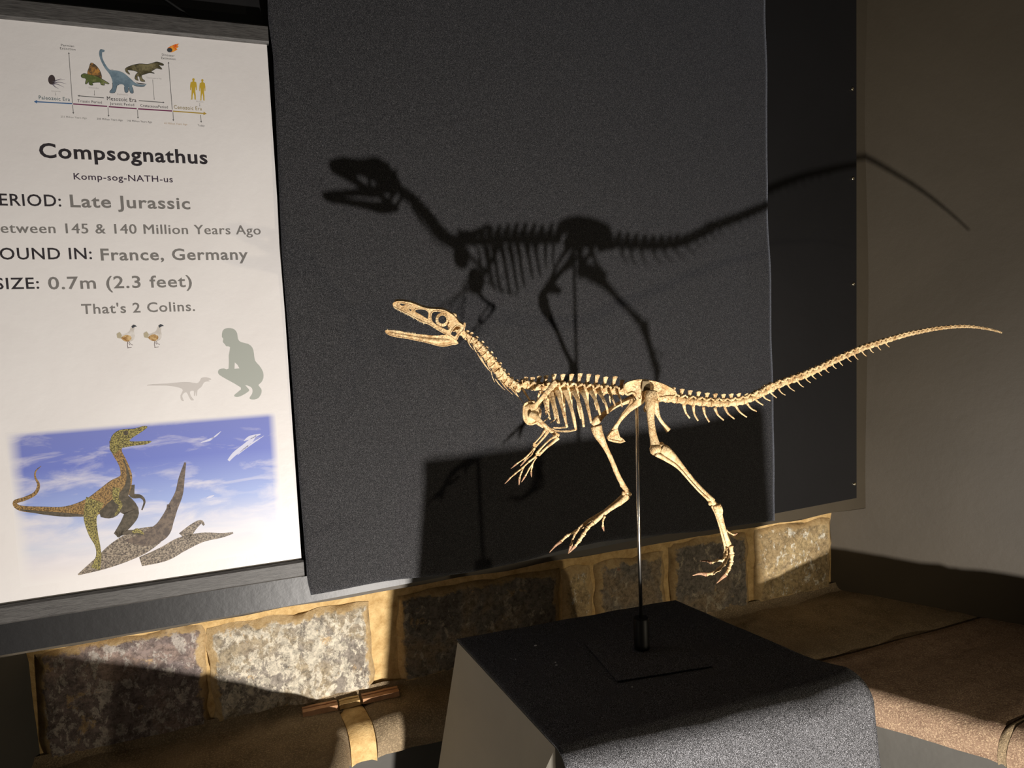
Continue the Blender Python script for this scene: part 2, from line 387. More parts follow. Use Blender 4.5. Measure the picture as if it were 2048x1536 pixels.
# left bench with its unseen front turned inward, mortar wedge, back stone, right bench stones
slab_piece('stone_slab', [(WLc + ldir * .72, PL + lfd * .75), (WLc + ldir * .30, PL + lfd * .25), (WLc + ldir * .02, PL + lfd * .012), (wj1, PL + lfd * .002)], SLAB, 1.3, sub=10)
fm2 = PL + WU * .050
slab_piece('mortar_joint', [(wj1 + WU * .001, PL + WU * .001), (wj2, fm2)], MORTAR, 4.1, sub=5, drop=.0015, amp=.9, label='wide golden mortar joint crossing the ledge')
wj3 = K0(WU * uw(1420) - WN * D_STONE)
slab_piece('stone_slab', [(wj2 + WU * .0015, fm2 + WU * .0015), (K0(WU * uw(900) - WN * D_STONE), fm2 + WU * .16), (wj3, PR - WU * .10)], SLAB, 7.7, sub=10)
def rw(px, py):               # where a ledge-height pixel meets the right wall line
    p = K0(onz(px, py, ZT)); return WRc + rdir * (p - WRc).dot(rdir)
def rf(px, py):
    p = K0(onz(px, py, ZT)); return PR + rdir * max(0.0, (p - PR).dot(rdir))
jf, jw = rf(1565, 1330), rw(1960, 1225)
slab_piece('stone_slab', [(wj3 + WU * .005, PR - WU * .095), (WRc, PR), (jw, jf)], SLAB, 12.1, sub=10)
jf2, jw2 = rf(1992, 1470), rw(2046, 1262)
if (jw2 - jw).dot(rdir) < .12: jw2 = jw + rdir * .30
slab_piece('stone_slab', [(jw + rdir * .006, jf + rdir * .006), (jw2, jf2)], SLABR, 16.9, sub=24, label='reddish sandstone slab')
slab_piece('mortar_joint', [(jw2 + rdir * .001, jf2 + rdir * .001), (jw2 + rdir * .02, jf2 + rdir * .013)], SLAB, 4.9, sub=3, drop=.003, amp=.5)
slab_piece('stone_slab', [(jw2 + rdir * .022, jf2 + rdir * .0145), (jw2 + rdir * .75, jf2 + rdir * .75)], SLABR, 21.5, sub=24, label='reddish sandstone slab')
# wall under the ledge
o = MB(); ins = .03
L0 = PL - WN * ins + ldir * .0; path = [PL + lfd * .8 + lout * ins, PL + lout * ins - WN * ins, PR + rout * ins - WN * ins, PR + rdir * 1.2 + rout * ins]
for p in path: o.v += [K0(p), K0(p) + V((0, 0, ZB + .012))]
for i in range(3): o.f.append((2 * i, 2 * i + 2, 2 * i + 3, 2 * i + 1))
for p in (WRc + rdir * 1.2 + rout * .05, WRc + rout * .05 + WN * -.05, WLc - WN * .05 + lout * .05, WLc + ldir * .6 + lout * .05): o.v += [K0(p), K0(p) + V((0, 0, ZB + .012))]
for i in range(3, 7): o.f.append((2 * i, 2 * i + 2, 2 * i + 3, 2 * i + 1))
o.f.append((14, 0, 1, 15))
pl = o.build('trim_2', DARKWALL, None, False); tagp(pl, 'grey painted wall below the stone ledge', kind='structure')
# loose terracotta tile strips bedded at the back of the ledge
def tilepiece(x0, x1, ya, yb, lab=None, mat=TILE, h=.012, back=.0, dep=.03):
    a, b_ = onwall(x0, ya, D_STONE - .02), onwall(x1, yb, D_STONE - .02); mb = MB(); n_ = 8; vs = []
    ua, ub = a.dot(WU), b_.dot(WU); z = ZT + .002
    prof = [(.0, 0), (.002, h * .7), (.008, h), (dep * .45, h * .95), (dep * .5, h * .55), (dep * .55, h * .9), (dep * .9, h * .8), (dep, 0)]
    for i in range(n_ + 1):
        for (d_, hh) in prof:
            uu = ua + (ub - ua) * i / n_; p = wp(uu, D_STONE - .006 - d_ - back, z + hh); p += noise.noise_vector(p * 60) * .0012; vs.append(p)
    M = len(prof)
    mb.add(vs, [(i * M + j, (i + 1) * M + j, (i + 1) * M + j + 1, i * M + j + 1) for i in range(n_) for j in range(M - 1)] + [tuple(range(M)), tuple(n_ * M + j for j in range(M))[::-1]])
    o_ = mb.build('tile_strip', mat, ledge, True, 40)
    if lab: o_['label'] = lab
tilepiece(602, 672, 1385, 1372); tilepiece(676, 716, 1371, 1366, 'mortar filling between two tile strips', MORTAR, .011); tilepiece(722, 794, 1365, 1350)

# ---------------------------------------------------------------- black board on the wall
board = thing('backing_board', wp(.2, D_BOARD, 1.05), 'large smooth black panel screwed to the wall behind the felt and poster', 'panel')
uB0, uB1 = -.475, onwall(1713, 500, D_BOARD).dot(WU); o = MB()
zb = lambda uu: 1.046 + .0155 * max(0, (uu - .095)) / .8
nb = 40; pts = [uB0 + (uB1 - uB0) * i / nb for i in range(nb + 1)]; vs = []
for uu in pts: vs += [wp(uu, D_BOARD, zb(uu)), wp(uu, D_BOARD, 2.6), wp(uu, D_PLAS - .003, 2.6), wp(uu, D_PLAS - .003, zb(uu))]
o.add(vs, [(4 * i + j, 4 * i + (j + 1) % 4, 4 * i + 4 + (j + 1) % 4, 4 * i + 4 + j) for i in range(nb) for j in range(4)] + [(0, 1, 2, 3), (4 * nb + 3, 4 * nb + 2, 4 * nb + 1, 4 * nb)])
o.build('panel_sheet', BOARDM, board, False)
for (x, y) in ((1705, 178), (1706, 357), (1707, 568), (1709, 968)):
    p = onwall(x, y, D_BOARD - .001); mb = MB(); n_ = 12; ax = WN; u_, v_ = WU, V((0, 0, 1)); vs = []
    for (r_, h_) in ((.0040, 0), (.0038, .0013), (.0022, .0022), (.0013, .0010)):
        for j in range(n_): vs.append(p + u_ * (r_ * cos(2 * pi * j / n_)) + v_ * (r_ * sin(2 * pi * j / n_)) + ax * h_)
    mb.add(vs, [(i * n_ + j, i * n_ + (j + 1) % n_, (i + 1) * n_ + (j + 1) % n_, (i + 1) * n_ + j) for i in range(3) for j in range(n_)] + [tuple(3 * n_ + j for j in range(n_))])
    mb.build('screw', BRASS, board)

# ---------------------------------------------------------------- felt backdrop
def felt():
    Lp = [(530, -120), (535, 40), (545, 110), (549, 200), (562, 500), (583, 760), (597, 960), (607, 1080), (613, 1160), (620, 1188)]
    Rp = [(1530, -200), (1534, 100), (1538, 420), (1545, 620), (1549, 800), (1551, 950), (1551, 1045)]
    Bp = [(620, 1188), (690, 1176), (800, 1160), (930, 1146), (1020, 1128), (1100, 1108), (1200, 1083), (1290, 1071), (1400, 1063), (1480, 1051), (1551, 1042)]
    def samp(P, ax, val):
        for a, b in zip(P, P[1:]):
            if (a[ax] - val) * (b[ax] - val) <= 0: t = (val - a[ax]) / (b[ax] - a[ax]); return a[0] + (b[0] - a[0]) * t, a[1] + (b[1] - a[1]) * t
        return P[-1] if abs(P[-1][ax] - val) < abs(P[0][ax] - val) else P[0]
    U0 = [(onwall(x, y, D_FAB).z, onwall(x, y, D_FAB).dot(WU)) for x, y in Lp]; U1 = [(onwall(x, y, D_FAB).z, onwall(x, y, D_FAB).dot(WU)) for x, y in Rp]
    BB = [(onwall(x, y, D_FAB).dot(WU), onwall(x, y, D_FAB).z) for x, y in Bp]
    def it(T, z):
        T = sorted(T); 
        if z <= T[0][0]: return T[0][1]
        for a, b in zip(T, T[1:]):
            if z <= b[0]: return a[1] + (b[1] - a[1]) * (z - a[0]) / (b[0] - a[0])
        return T[-1][1]
    nx, nz = 130, 130; ZTOP = 2.55; mb = MB()
    for lay in range(2):
        for j in range(nz + 1):
            c = j / nz; zz0 = 1.05 + (ZTOP - 1.05) * c
            for i in range(nx + 1):
                a = i / nx; zz = zz0
                uu = it(U0, zz) * (1 - a) + it(U1, zz) * a
                zbot = it(BB, uu); zz = zbot + (ZTOP - zbot) * c; uu = it(U0, zz) * (1 - a) + it(U1, zz) * a
                low = max(0, 1 - (zz - zbot) / .35)
                d = noise.noise(V((uu * 3.0, zz * .9, 2))) * .006 + noise.noise(V((uu * 11, zz * 2.2, 7))) * .0016 + low * low * noise.noise(V((uu * 6, 1, 4))) * .010
                d += .006 * max(0, (a - .93) / .07) * noise.noise(V((zz * 7, 0, 0)))
                if zz < 1.2: d += .004 * (1 - abs(a - .06) / .06 if a < .12 else 0)
                mb.v.append(wp(uu + .001 * (1 - a), D_FAB - d + lay * .0025, zz))
    W = nx + 1; T = (nz + 1) * W
    for j in range(nz):
        for i in range(nx):
            q = (j * W + i, j * W + i + 1, (j + 1) * W + i + 1, (j + 1) * W + i); mb.f.append(q); mb.f.append(tuple(T + k for k in q[::-1]))
    for i in range(nx): mb.f.append((i, T + i, T + i + 1, i + 1)); e = nz * W; mb.f.append((e + i, e + i + 1, T + e + i + 1, T + e + i))
    for j in range(nz):
        for c0, fl in ((0, 0), (nx, 1)):
            q = (j * W + c0, (j + 1) * W + c0, T + (j + 1) * W + c0, T + j * W + c0); mb.f.append(q if not fl else q[::-1])
    o = mb.build('felt_backdrop', FELT); tagp(o, 'black felt cloth hung as a backdrop behind the dinosaur skeleton', 'cloth')
felt()

# ---------------------------------------------------------------- poster
PO = wp(-.16, D_POST, 1.14)
poster = thing('hanging_poster', PO, 'white information poster about a small dinosaur, held between black wooden bars', 'poster')
def pp(x, y, lay=0): return onwall(x, y, D_POST) + WN * (.00007 * lay)
def pw(u_, z_, lay=0): return wp(u_, D_POST - .00007 * lay, z_)
UPL, UPR = -.418, onwall(568, 600, D_POST).dot(WU)
PAPER = mat_paint('poster_paper', (.70, .67, .655), (.76, .735, .72), .38, 4, .02)
zt, zbm = 2.048, 1.137
o = MB(); n_ = 24; vs = []
for j in range(n_ + 1):
    for i in range(n_ + 1):
        uu = UPL + (UPR - UPL) * i / n_; zz = zbm + (zt - zbm) * j / n_; vs.append(wp(uu, D_POST, zz))
o.add(vs, [(j * (n_ + 1) + i, j * (n_ + 1) + i + 1, (j + 1) * (n_ + 1) + i + 1, (j + 1) * (n_ + 1) + i) for j in range(n_) for i in range(n_)])
b4 = [wp(UPL, D_POST + .0008, zbm), wp(UPR, D_POST + .0008, zbm), wp(UPR, D_POST + .0008, zt), wp(UPL, D_POST + .0008, zt)]; k = len(o.v); o.v += b4; o.f.append((k + 1, k, k + 3, k + 2))
o.build('sheet', PAPER, poster, False)
def bar(name, z0, z1, ulo, uhi, front, back, bev=.003):
    mb = MB(); prof = [(back, z0), (front + bev, z0), (front, z0 + bev), (front, z1 - bev), (front + bev, z1), (back, z1)]; M = len(prof)
    for u_ in (ulo, uhi):
        for d_, z_ in prof: mb.v.append(wp(u_, d_, z_))
    mb.f = [(j, (j + 1) % M, M + (j + 1) % M, M + j) for j in range(M)] + [tuple(range(M))[::-1], tuple(M + j for j in range(M))]
    return mb.build(name, WOOD, poster, False)
bar('top_bar', zt - .004, zt + .026, UPL - .002, UPR + .003, D_POST - .009, D_POST - .0002)
bar('top_bar', zt - .002, zt + .026, UPL - .002, UPR + .003, D_POST + .0012, D_POST + .009)
bar('bottom_bar', zbm - .027, zbm + .003, UPL - .002, UPR + .003, D_POST - .009, D_POST - .0002)
bar('bottom_bar', zbm - .027, zbm + .001, UPL - .002, UPR + .003, D_POST + .0012, D_POST + .009)
mb = MB(); c0 = onwall(436, 56, D_POST + .006); c1 = c0 + WU * -.16 + V((0, 0, .105)); ump = (UPL + UPR) / 2
cord = [wp(UPR - .11, D_POST + .004, zt + .024), wp(UPR - .115, D_POST + .004, zt + .03), wp(ump + .02, D_POST + .02, zt + .11)]
mb.tube(cord, .0018, 8); mb.tube([wp(UPL + .11, D_POST + .004, zt + .024), wp(UPL + .115, D_POST + .004, zt + .03), wp(ump + .02, D_POST + .02, zt + .11)], .0018, 8)
mb.build('hanging_cord', plain('black_cord', (.012, .012, .012), .6), poster)

inks = {}
def ink(name, c):
    if name not in inks: inks[name] = plain('ink_' + name, c, .45)
    return inks[name]
DK, GY, LG = ink('dark', (.030, .026, .030)), ink('grey', (.19, .18, .17)), ink('pale_grey', (.38, .36, .35))
def text(s, xl, yl, xr, yr, cap, mat, bold=.012, lay=1, name='lettering'):
    cu = bpy.data.curves.new('t', 'FONT'); cu.body = s; hasM = 'M' in s; cu.offset = 0 if hasM else bold; cu.resolution_u = 3; cu.space_character = 1.08
    ob = bpy.data.objects.new('t', cu); COL.objects.link(ob)
    dg = bpy.context.evaluated_depsgraph_get(); dg.update(); me = ob.evaluated_get(dg).to_mesh()
    vs = [v.co.copy() for v in me.vertices]; fs = [tuple(p.vertices) for p in me.polygons]
    bpy.data.objects.remove(ob)
    if hasM and bold > .004:          # heavier strokes for letters the outline offset would clog
        base_v, base_f = list(vs), list(fs)
        for q_ in (1, 2): k_ = len(vs); vs += [v + V((bold * 1.5 * q_, bold * .2 * q_, .0)) for v in base_v]; fs += [tuple(i + k_ for i in f) for f in base_f]
    x0 = min(v.x for v in vs); x1 = max(v.x for v in vs)
    a, b = onwall(xl, yl, D_POST), onwall(xr, yr, D_POST); c = onwall((xl + xr) / 2, (yl + yr) / 2 - cap, D_POST); md = onwall((xl + xr) / 2, (yl + yr) / 2, D_POST)
    sx = (b - a).dot(WU) / (x1 - x0); sy = (c - md).z / .70; zm = (a.z + b.z) / 2; ua = a.dot(WU)
    nb_ = len(vs) // 3 if (hasM and bold > .004) else len(vs)
    out = [pw(ua + (v.x - x0) * sx, zm + v.y * sy, lay + .1 * (i // nb_)) for i, v in enumerate(vs)]
    mesh_obj(name, out, fs, mat, poster, False)
L_ = [('Compsognathus', 79.3, 314.5, 415.6, 327.7, 27.6, DK, .024), ('Komp-sog-NATH-us', 147.7, 358, 346, 365.4, 12.5, ink('purple', (.05, .035, .055)), .012),
      ('PERIOD:', -22, 410, 123, 413, 23.5, DK, .012), ('Late Jurassic', 141, 413, 381, 419, 24, GY, .02),
      ('Between 145 & 140 Million Years Ago', -19, 464.8, 522, 470, 19.5, GY, .012), ('FOUND IN:', -19, 518, 184.5, 519, 23, DK, .012),
      ('France, Germany', 202, 519, 496.5, 520.5, 22.5, GY, .02), ('SIZE:', -9, 578, 79, 577.5, 22.5, DK, .012), ('0.7m (2.3 feet)', 97, 577, 384.5, 575, 24, GY, .015),
      ("That's 2 Colins.", 163.5, 627, 390.5, 622.5, 19.5, GY, .015)]
for s, *r in L_: text(s, *r)
T1 = lambda x, y: (x / 3.657, 40 + y / 3.657)
T2 = lambda x, y: (x / 3.303, 420 + y / 3.303)
T3 = lambda x, y: (x / 3.2, 800 + y / 3.2)
def st(s, x0, y0, x1, y1, cap, mat, bold=.004):
    a, b = T1(x0, y0), T1(x1, y1); text(s, a[0], a[1], b[0], b[1], cap, mat, bold, name='small_lettering')
G2 = ink('slate', (.10, .10, .10))
for r in [('Permian', 447, 193, 542, 198, 4.6, G2), ('Extinction', 440, 216, 552, 222, 4.6, G2), ('Dinosaur', 1185, 263, 1277, 268, 4.6, G2), ('Extinction', 1181, 288, 1285, 292, 4.6, G2),
          ('Paleozoic Era', 285, 581, 512, 592, 7.3, ink('teal', (.05, .10, .12)), .004), ('Triassic Period', 568, 601, 745, 611, 5.2, DK), ('Mesozoic Era', 783, 587, 998, 600, 7.8, DK, .006),
          ('Jurassic Period', 805, 619, 982, 630, 5.2, DK), ('CretaceousPeriod', 1028, 635, 1228, 646, 5.2, DK, .006), ('Cenozoic Era', 1273, 649, 1477, 662, 7.3, ink('olive', (.25, .19, .06))),
          ('251 Million Years Ago', 445, 714, 635, 723, 3.6, GY), ('200 Million Years Ago', 710, 729, 898, 740, 3.8, DK), ('146 Million Years Ago', 932, 743, 1112, 753, 3.8, DK),
          ('65 Million Years Ago', 1202, 760, 1370, 771, 3.6, ink('tan', (.42, .28, .14))), ('Today', 1447, 777, 1497, 780, 3.8, G2),
          ('Ammonite', 375, 524, 443, 527, 2.6, LG), ('Dimetrodon', 650, 500, 722, 503, 2.8, LG), ('Brachiosaurus', 858, 548, 938, 551, 2.6, LG), ('Tyrannosaurus Rex', 1072, 428, 1182, 433, 3.0, LG), ('Humans', 1435, 600, 1487, 603, 2.4, LG)]: st(*r)
def flat(name, polys, mat, lay, T=None, smooth=0, label=None, par=None):
    mb = MB()
    for P in polys:
        if smooth: P = cat(P, smooth, True)
        pts = [pp(*(T(*p) if T else p), lay) for p in P]; k = len(mb.v); mb.v += pts
        for t in tessellate_polygon([pts]): mb.f.append((k + t[0], k + t[1], k + t[2]))
    o = mb.build(name, mat, par or poster, False)
    if label: o['label'] = label
    return o
def ribbon(pts, wid, T, n=5):      # 2D variable width stroke -> polygon
    Q = cat([(*p, w_) for p, w_ in zip(pts, wid)], n); Lf, Rt = [], []
    for i, (x, y, w_) in enumerate(Q):
        a, b = Q[max(0, i - 1)], Q[min(len(Q) - 1, i + 1)]; dx, dy = b[0] - a[0], b[1] - a[1]; l = math.hypot(dx, dy) or 1
        Lf.append((x - dy / l * w_ / 2, y + dx / l * w_ / 2)); Rt.append((x + dy / l * w_ / 2, y - dx / l * w_ / 2))
    return Lf + Rt[::-1]
def strokes(name, lst, mat, lay, T, n=5, label=None):
    mb = MB()
    for pts, wid in lst:
        Q = cat([(*p, w_) for p, w_ in zip(pts, wid)], n) if len(pts) > 2 else [(*p, w_) for p, w_ in zip(pts, wid)]
        k = len(mb.v); 
        for i, (x, y, w_) in enumerate(Q):
            a, b = Q[max(0, i - 1)], Q[min(len(Q) - 1, i + 1)]; dx, dy = b[0] - a[0], b[1] - a[1]; l = math.hypot(dx, dy) or 1
            mb.v += [pp(*T(x - dy / l * w_ / 2, y + dx / l * w_ / 2), lay), pp(*T(x + dy / l * w_ / 2, y - dx / l * w_ / 2), lay)]
        for i in range(len(Q) - 1): mb.f.append((k + 2 * i, k + 2 * i + 1, k + 2 * i + 3, k + 2 * i + 2))
    o = mb.build(name, mat, poster, False)
    if label: o['label'] = label
    return o
def arrow(x0, y0, x1, y1, wd, hd, back=False):
    dx, dy = x1 - x0, y1 - y0; l = math.hypot(dx, dy); dx /= l; dy /= l
    return [(x0 - dy * wd, y0 + dx * wd), (x1 - dx * hd * 1.8 - dy * wd, y1 - dy * hd * 1.8 + dx * wd), (x1 - dx * hd * 1.8 - dy * hd, y1 - dy * hd * 1.8 + dx * hd), (x1, y1),
            (x1 - dx * hd * 1.8 + dy * hd, y1 - dy * hd * 1.8 - dx * hd), (x1 - dx * hd * 1.8 + dy * wd, y1 - dy * hd * 1.8 - dx * wd), (x0 + dy * wd, y0 - dx * wd)]
flat('timeline_arrow', [arrow(528, 612, 248, 597, 4, 13)], ink('blue', (.05, .13, .30)), 1, T1)
def bars(x0, y0, x1, y1, w_): return [(x0, y0 - w_), (x1, y1 - w_), (x1, y1 + w_), (x0, y0 + w_)]
for bb_ in [bars(535, 614, 784, 632, 4.5), bars(795, 634, 1000, 649, 4.5), bars(1010, 650, 1260, 666, 4.5)]: flat('timeline_bar', [bb_], ink('plum', (.16, .03, .09)), 1, T1)
flat('timeline_arrow', [arrow(1265, 667, 1512, 685, 4, 13)], ink('gold', (.42, .28, .05)), 1, T1)
for bb_ in [arrow(530, 610, 503, 235, 2, 7), arrow(531, 620, 537, 688, 2, 7), arrow(790, 640, 795, 708, 2, 7), arrow(1005, 656, 1010, 722, 2, 7), arrow(1260, 655, 1232, 305, 2.2, 7), arrow(1265, 674, 1268, 740, 2, 7), arrow(1467, 694, 1472, 752, 2, 7),
     arrow(760, 570, 568, 554, 2.6, 7), arrow(1015, 590, 1204, 604, 2.6, 7), arrow(1117, 435, 1128, 584, 1.4, 4), arrow(690, 515, 690, 553, 1.2, 4), arrow(407, 530, 408, 552, 1, 3), arrow(1460, 608, 1461, 632, 1, 3)]: flat('marker_line', [bb_], G2, 1, T1)
def mottled(name, a, b_, sc=60, lo=.42, hi=.58):
    m_, t_, bs = NT(name); t_.links.new(ramp(t_, tex(t_, coords(t_), sc, 4, .7), [(lo, a), (hi, b_)]), bs.inputs['Base Color']); bs.inputs['Roughness'].default_value = .45; return m_
OUT = ink('outline', (.045, .05, .06))
def pic(name, poly, mat, lay=1, sm=3, label=None, grow=3.2):
    cx_ = sum(p[0] for p in poly) / len(poly); cy_ = sum(p[1] for p in poly) / len(poly)
    P = cat(poly, sm, True); Q = []
    area = sum(P[i - 1][0] * P[i][1] - P[i][0] * P[i - 1][1] for i in range(len(P))); sg = 1 if area > 0 else -1
    for i in range(len(P)):
        a, b = P[i - 1], P[(i + 1) % len(P)]; dx, dy = b[0] - a[0], b[1] - a[1]; l = math.hypot(dx, dy) or 1; Q.append((P[i][0] + sg * dy / l * grow, P[i][1] - sg * dx / l * grow))
    fo = flat(name, [Q], OUT, lay, T1, 0, label); flat(name.replace('picture', 'picture_fill'), [P], mat, lay + 1, T1, 0, None, fo)
brach = [(735, 215), (765, 222), (760, 235), (748, 238), (750, 280), (775, 330), (805, 365), (850, 370), (900, 385), (950, 425), (990, 460), (1040, 475), (1072, 468), (1050, 485), (1000, 483), (967, 477), (975, 530), (955, 530), (940, 490), (935, 525), (915, 525), (905, 475), (860, 475), (850, 500), (838, 530), (803, 528), (825, 495), (820, 440), (800, 395), (765, 350), (735, 290), (725, 245)]
pic('dinosaur_picture', brach, mottled('print_blue_grey', (.13, .19, .24), (.20, .28, .34)), 2, label='printed long-necked blue-grey dinosaur')
pic('sail_picture', [(640, 402), (655, 345), (665, 315), (690, 325), (715, 350), (735, 385), (742, 430), (700, 412)], mottled('print_orange', (.10, .07, .04), (.50, .24, .06), 140), 1, 2)
pic('dinosaur_picture', [(595, 405), (615, 393), (640, 398), (700, 410), (740, 430), (800, 468), (760, 460), (765, 475), (740, 472), (730, 455), (675, 460), (680, 475), (655, 472), (650, 450), (635, 465), (625, 465), (630, 430), (600, 420)], mottled('print_green', (.10, .13, .04), (.27, .28, .12)), 2, label='printed green sail-backed reptile')
pic('dinosaur_picture', [(920, 355), (960, 335), (1020, 322), (1080, 325), (1120, 315), (1150, 308), (1192, 322), (1192, 332), (1160, 330), (1185, 360), (1150, 352), (1130, 360), (1105, 378), (1130, 390), (1095, 385), (1060, 395), (1035, 405), (1040, 430), (1060, 448), (1030, 445), (1020, 415), (1005, 410), (1005, 430), (1012, 442), (988, 430), (995, 400), (1010, 385), (990, 372), (950, 365), (930, 368), (950, 398), (922, 378)], mottled('print_olive', (.07, .06, .03), (.22, .19, .10)), 1, label='printed brown two-legged dinosaur')
flat('shell_picture', [[(378 + 26 * cos(a), 437 + 36 * sin(a)) for a in [2 * pi * i / 16 for i in range(16)]]], ink('shell', (.06, .045, .045)), 1, T1)
strokes('tentacle_picture', [([(385, 460), (420, 440), (475, 435)], [10, 5, 1]), ([(385, 465), (430, 455), (485, 468)], [9, 5, 1]), ([(385, 468), (420, 470), (470, 493)], [9, 5, 1]), ([(385, 470), (405, 490), (430, 503)], [9, 5, 1]), ([(380, 460), (400, 445), (450, 428)], [7, 4, 1])], ink('mauve', (.18, .16, .20)), 1, T1)
flat('meteor_flame', [[(1225, 205), (1250, 190), (1280, 178), (1308, 172), (1298, 190), (1308, 195), (1290, 210), (1300, 216), (1270, 232), (1250, 238)]], mottled('print_flame', (.75, .10, .02), (.9, .42, .05), 150), 1, T1, 0)
flat('meteor_rock', [[(1241 + 20 * cos(a), 220 + 17 * sin(a)) for a in [2 * pi * i / 12 for i in range(12)]]], ink('rock', (.05, .06, .07)), 2, T1)
def man(cx_, w_): 
    h = [(-10, -12), (-8, -22), (0, -26), (8, -22), (10, -12), (5, 0), (22, 10), (26, 40), (26, 75), (20, 78), (18, 45), (15, 60), (14, 85), (18, 120), (18, 150), (22, 156), (8, 156), (6, 120), (0, 95), (-6, 120), (-8, 156), (-22, 156), (-16, 150), (-16, 120), (-14, 85), (-15, 60), (-18, 45), (-20, 78), (-26, 75), (-26, 40), (-22, 10), (-5, 0)]
    return [(cx_ + x * w_, 448 + y * .86) for x, y in h]
flat('human_picture', [man(1415, .95)], ink('yellow', (.52, .36, .04)), 1, T1); flat('human_picture', [[(x, y + 6) for x, y in man(1480, .85)]], ink('yellow', 0), 1, T1)
MAN = [(1470, 800), (1490, 783), (1520, 780), (1550, 790), (1567, 815), (1572, 850), (1590, 872), (1640, 885), (1668, 910), (1678, 950), (1685, 995), (1715, 1030), (1738, 1070), (1740, 1110), (1725, 1140), (1707, 1157), (1725, 1180), (1728, 1205), (1710, 1240), (1680, 1252), (1652, 1249), (1650, 1237), (1665, 1215), (1668, 1188), (1655, 1168), (1620, 1157), (1645, 1185), (1640, 1200), (1600, 1225), (1570, 1235), (1548, 1231), (1552, 1218), (1580, 1195), (1590, 1172), (1500, 1120), (1450, 1090), (1440, 1070), (1450, 1052), (1480, 1047), (1510, 1048), (1511, 960), (1520, 906), (1495, 900), (1484, 885), (1472, 872), (1475, 850), (1466, 838)]
flat('crouching_silhouette', [MAN], ink('silhouette', (.35, .37, .335)), 1, T2, 2, 'grey silhouette of a crouching man'); flat('silhouette_gap', [[(1551, 1007), (1568, 1022), (1582, 1046), (1549, 1049)]], PAPER, 2, T2)
DINO = [(970, 1160), (1010, 1150), (1100, 1147), (1190, 1138), (1250, 1137), (1300, 1145), (1320, 1130), (1330, 1110), (1360, 1105), (1390, 1113), (1395, 1121), (1375, 1124), (1390, 1131), (1360, 1134), (1345, 1144), (1330, 1170), (1305, 1190), (1301, 1225), (1294, 1225), (1293, 1198), (1288, 1225), (1281, 1225), (1280, 1195), (1255, 1200), (1262, 1230), (1282, 1255), (1262, 1257), (1247, 1232), (1232, 1205), (1215, 1210), (1203, 1230), (1215, 1262), (1197, 1256), (1192, 1225), (1208, 1192), (1185, 1174), (1100, 1160)]
flat('small_dinosaur_silhouette', [DINO], ink('pale_silhouette', (.53, .50, .48)), 1, T2, 2)
for dx in (0, 178):
    s = lambda P: [(x + dx, y - dx * .02) for x, y in P]
    a = flat('chicken_picture', [s([(770, 818), (790, 806), (805, 822), (830, 815), (855, 800), (868, 765), (885, 758), (893, 764), (885, 800), (892, 830), (880, 860), (850, 872), (822, 868), (800, 850), (775, 845)])], mottled('print_feather', (.52, .48, .44), (.66, .63, .60)), 1, T2, 2)
    flat('wing_picture', [s([(800, 845), (830, 825), (862, 832), (868, 850), (850, 868), (820, 865)])], mottled('print_wing', (.28, .14, .04), (.6, .42, .2), 160), 2, T2, 2, None, a)
    flat('tail_picture', [s([(770, 818), (792, 806), (805, 826), (800, 850), (775, 845)])], ink('tail', (.42, .37, .26)), 2, T2, 0, None, a)
    flat('beak_picture', [s([(868, 768), (882, 757), (896, 762), (905, 770), (890, 772), (875, 782)])], OUT, 2, T2, 0, None, a)
    strokes('chicken_leg_picture', [(s([(846, 868), (842, 890), (846, 910)]), [5, 4, 4]), (s([(855, 870), (862, 885), (878, 892)]), [4, 3, 3]), (s([(842, 912), (870, 908)]), [4, 3]), (s([(850, 880), (858, 892)]), [4, 3])], ink('leg', (.10, .07, .07)), 1, T2)
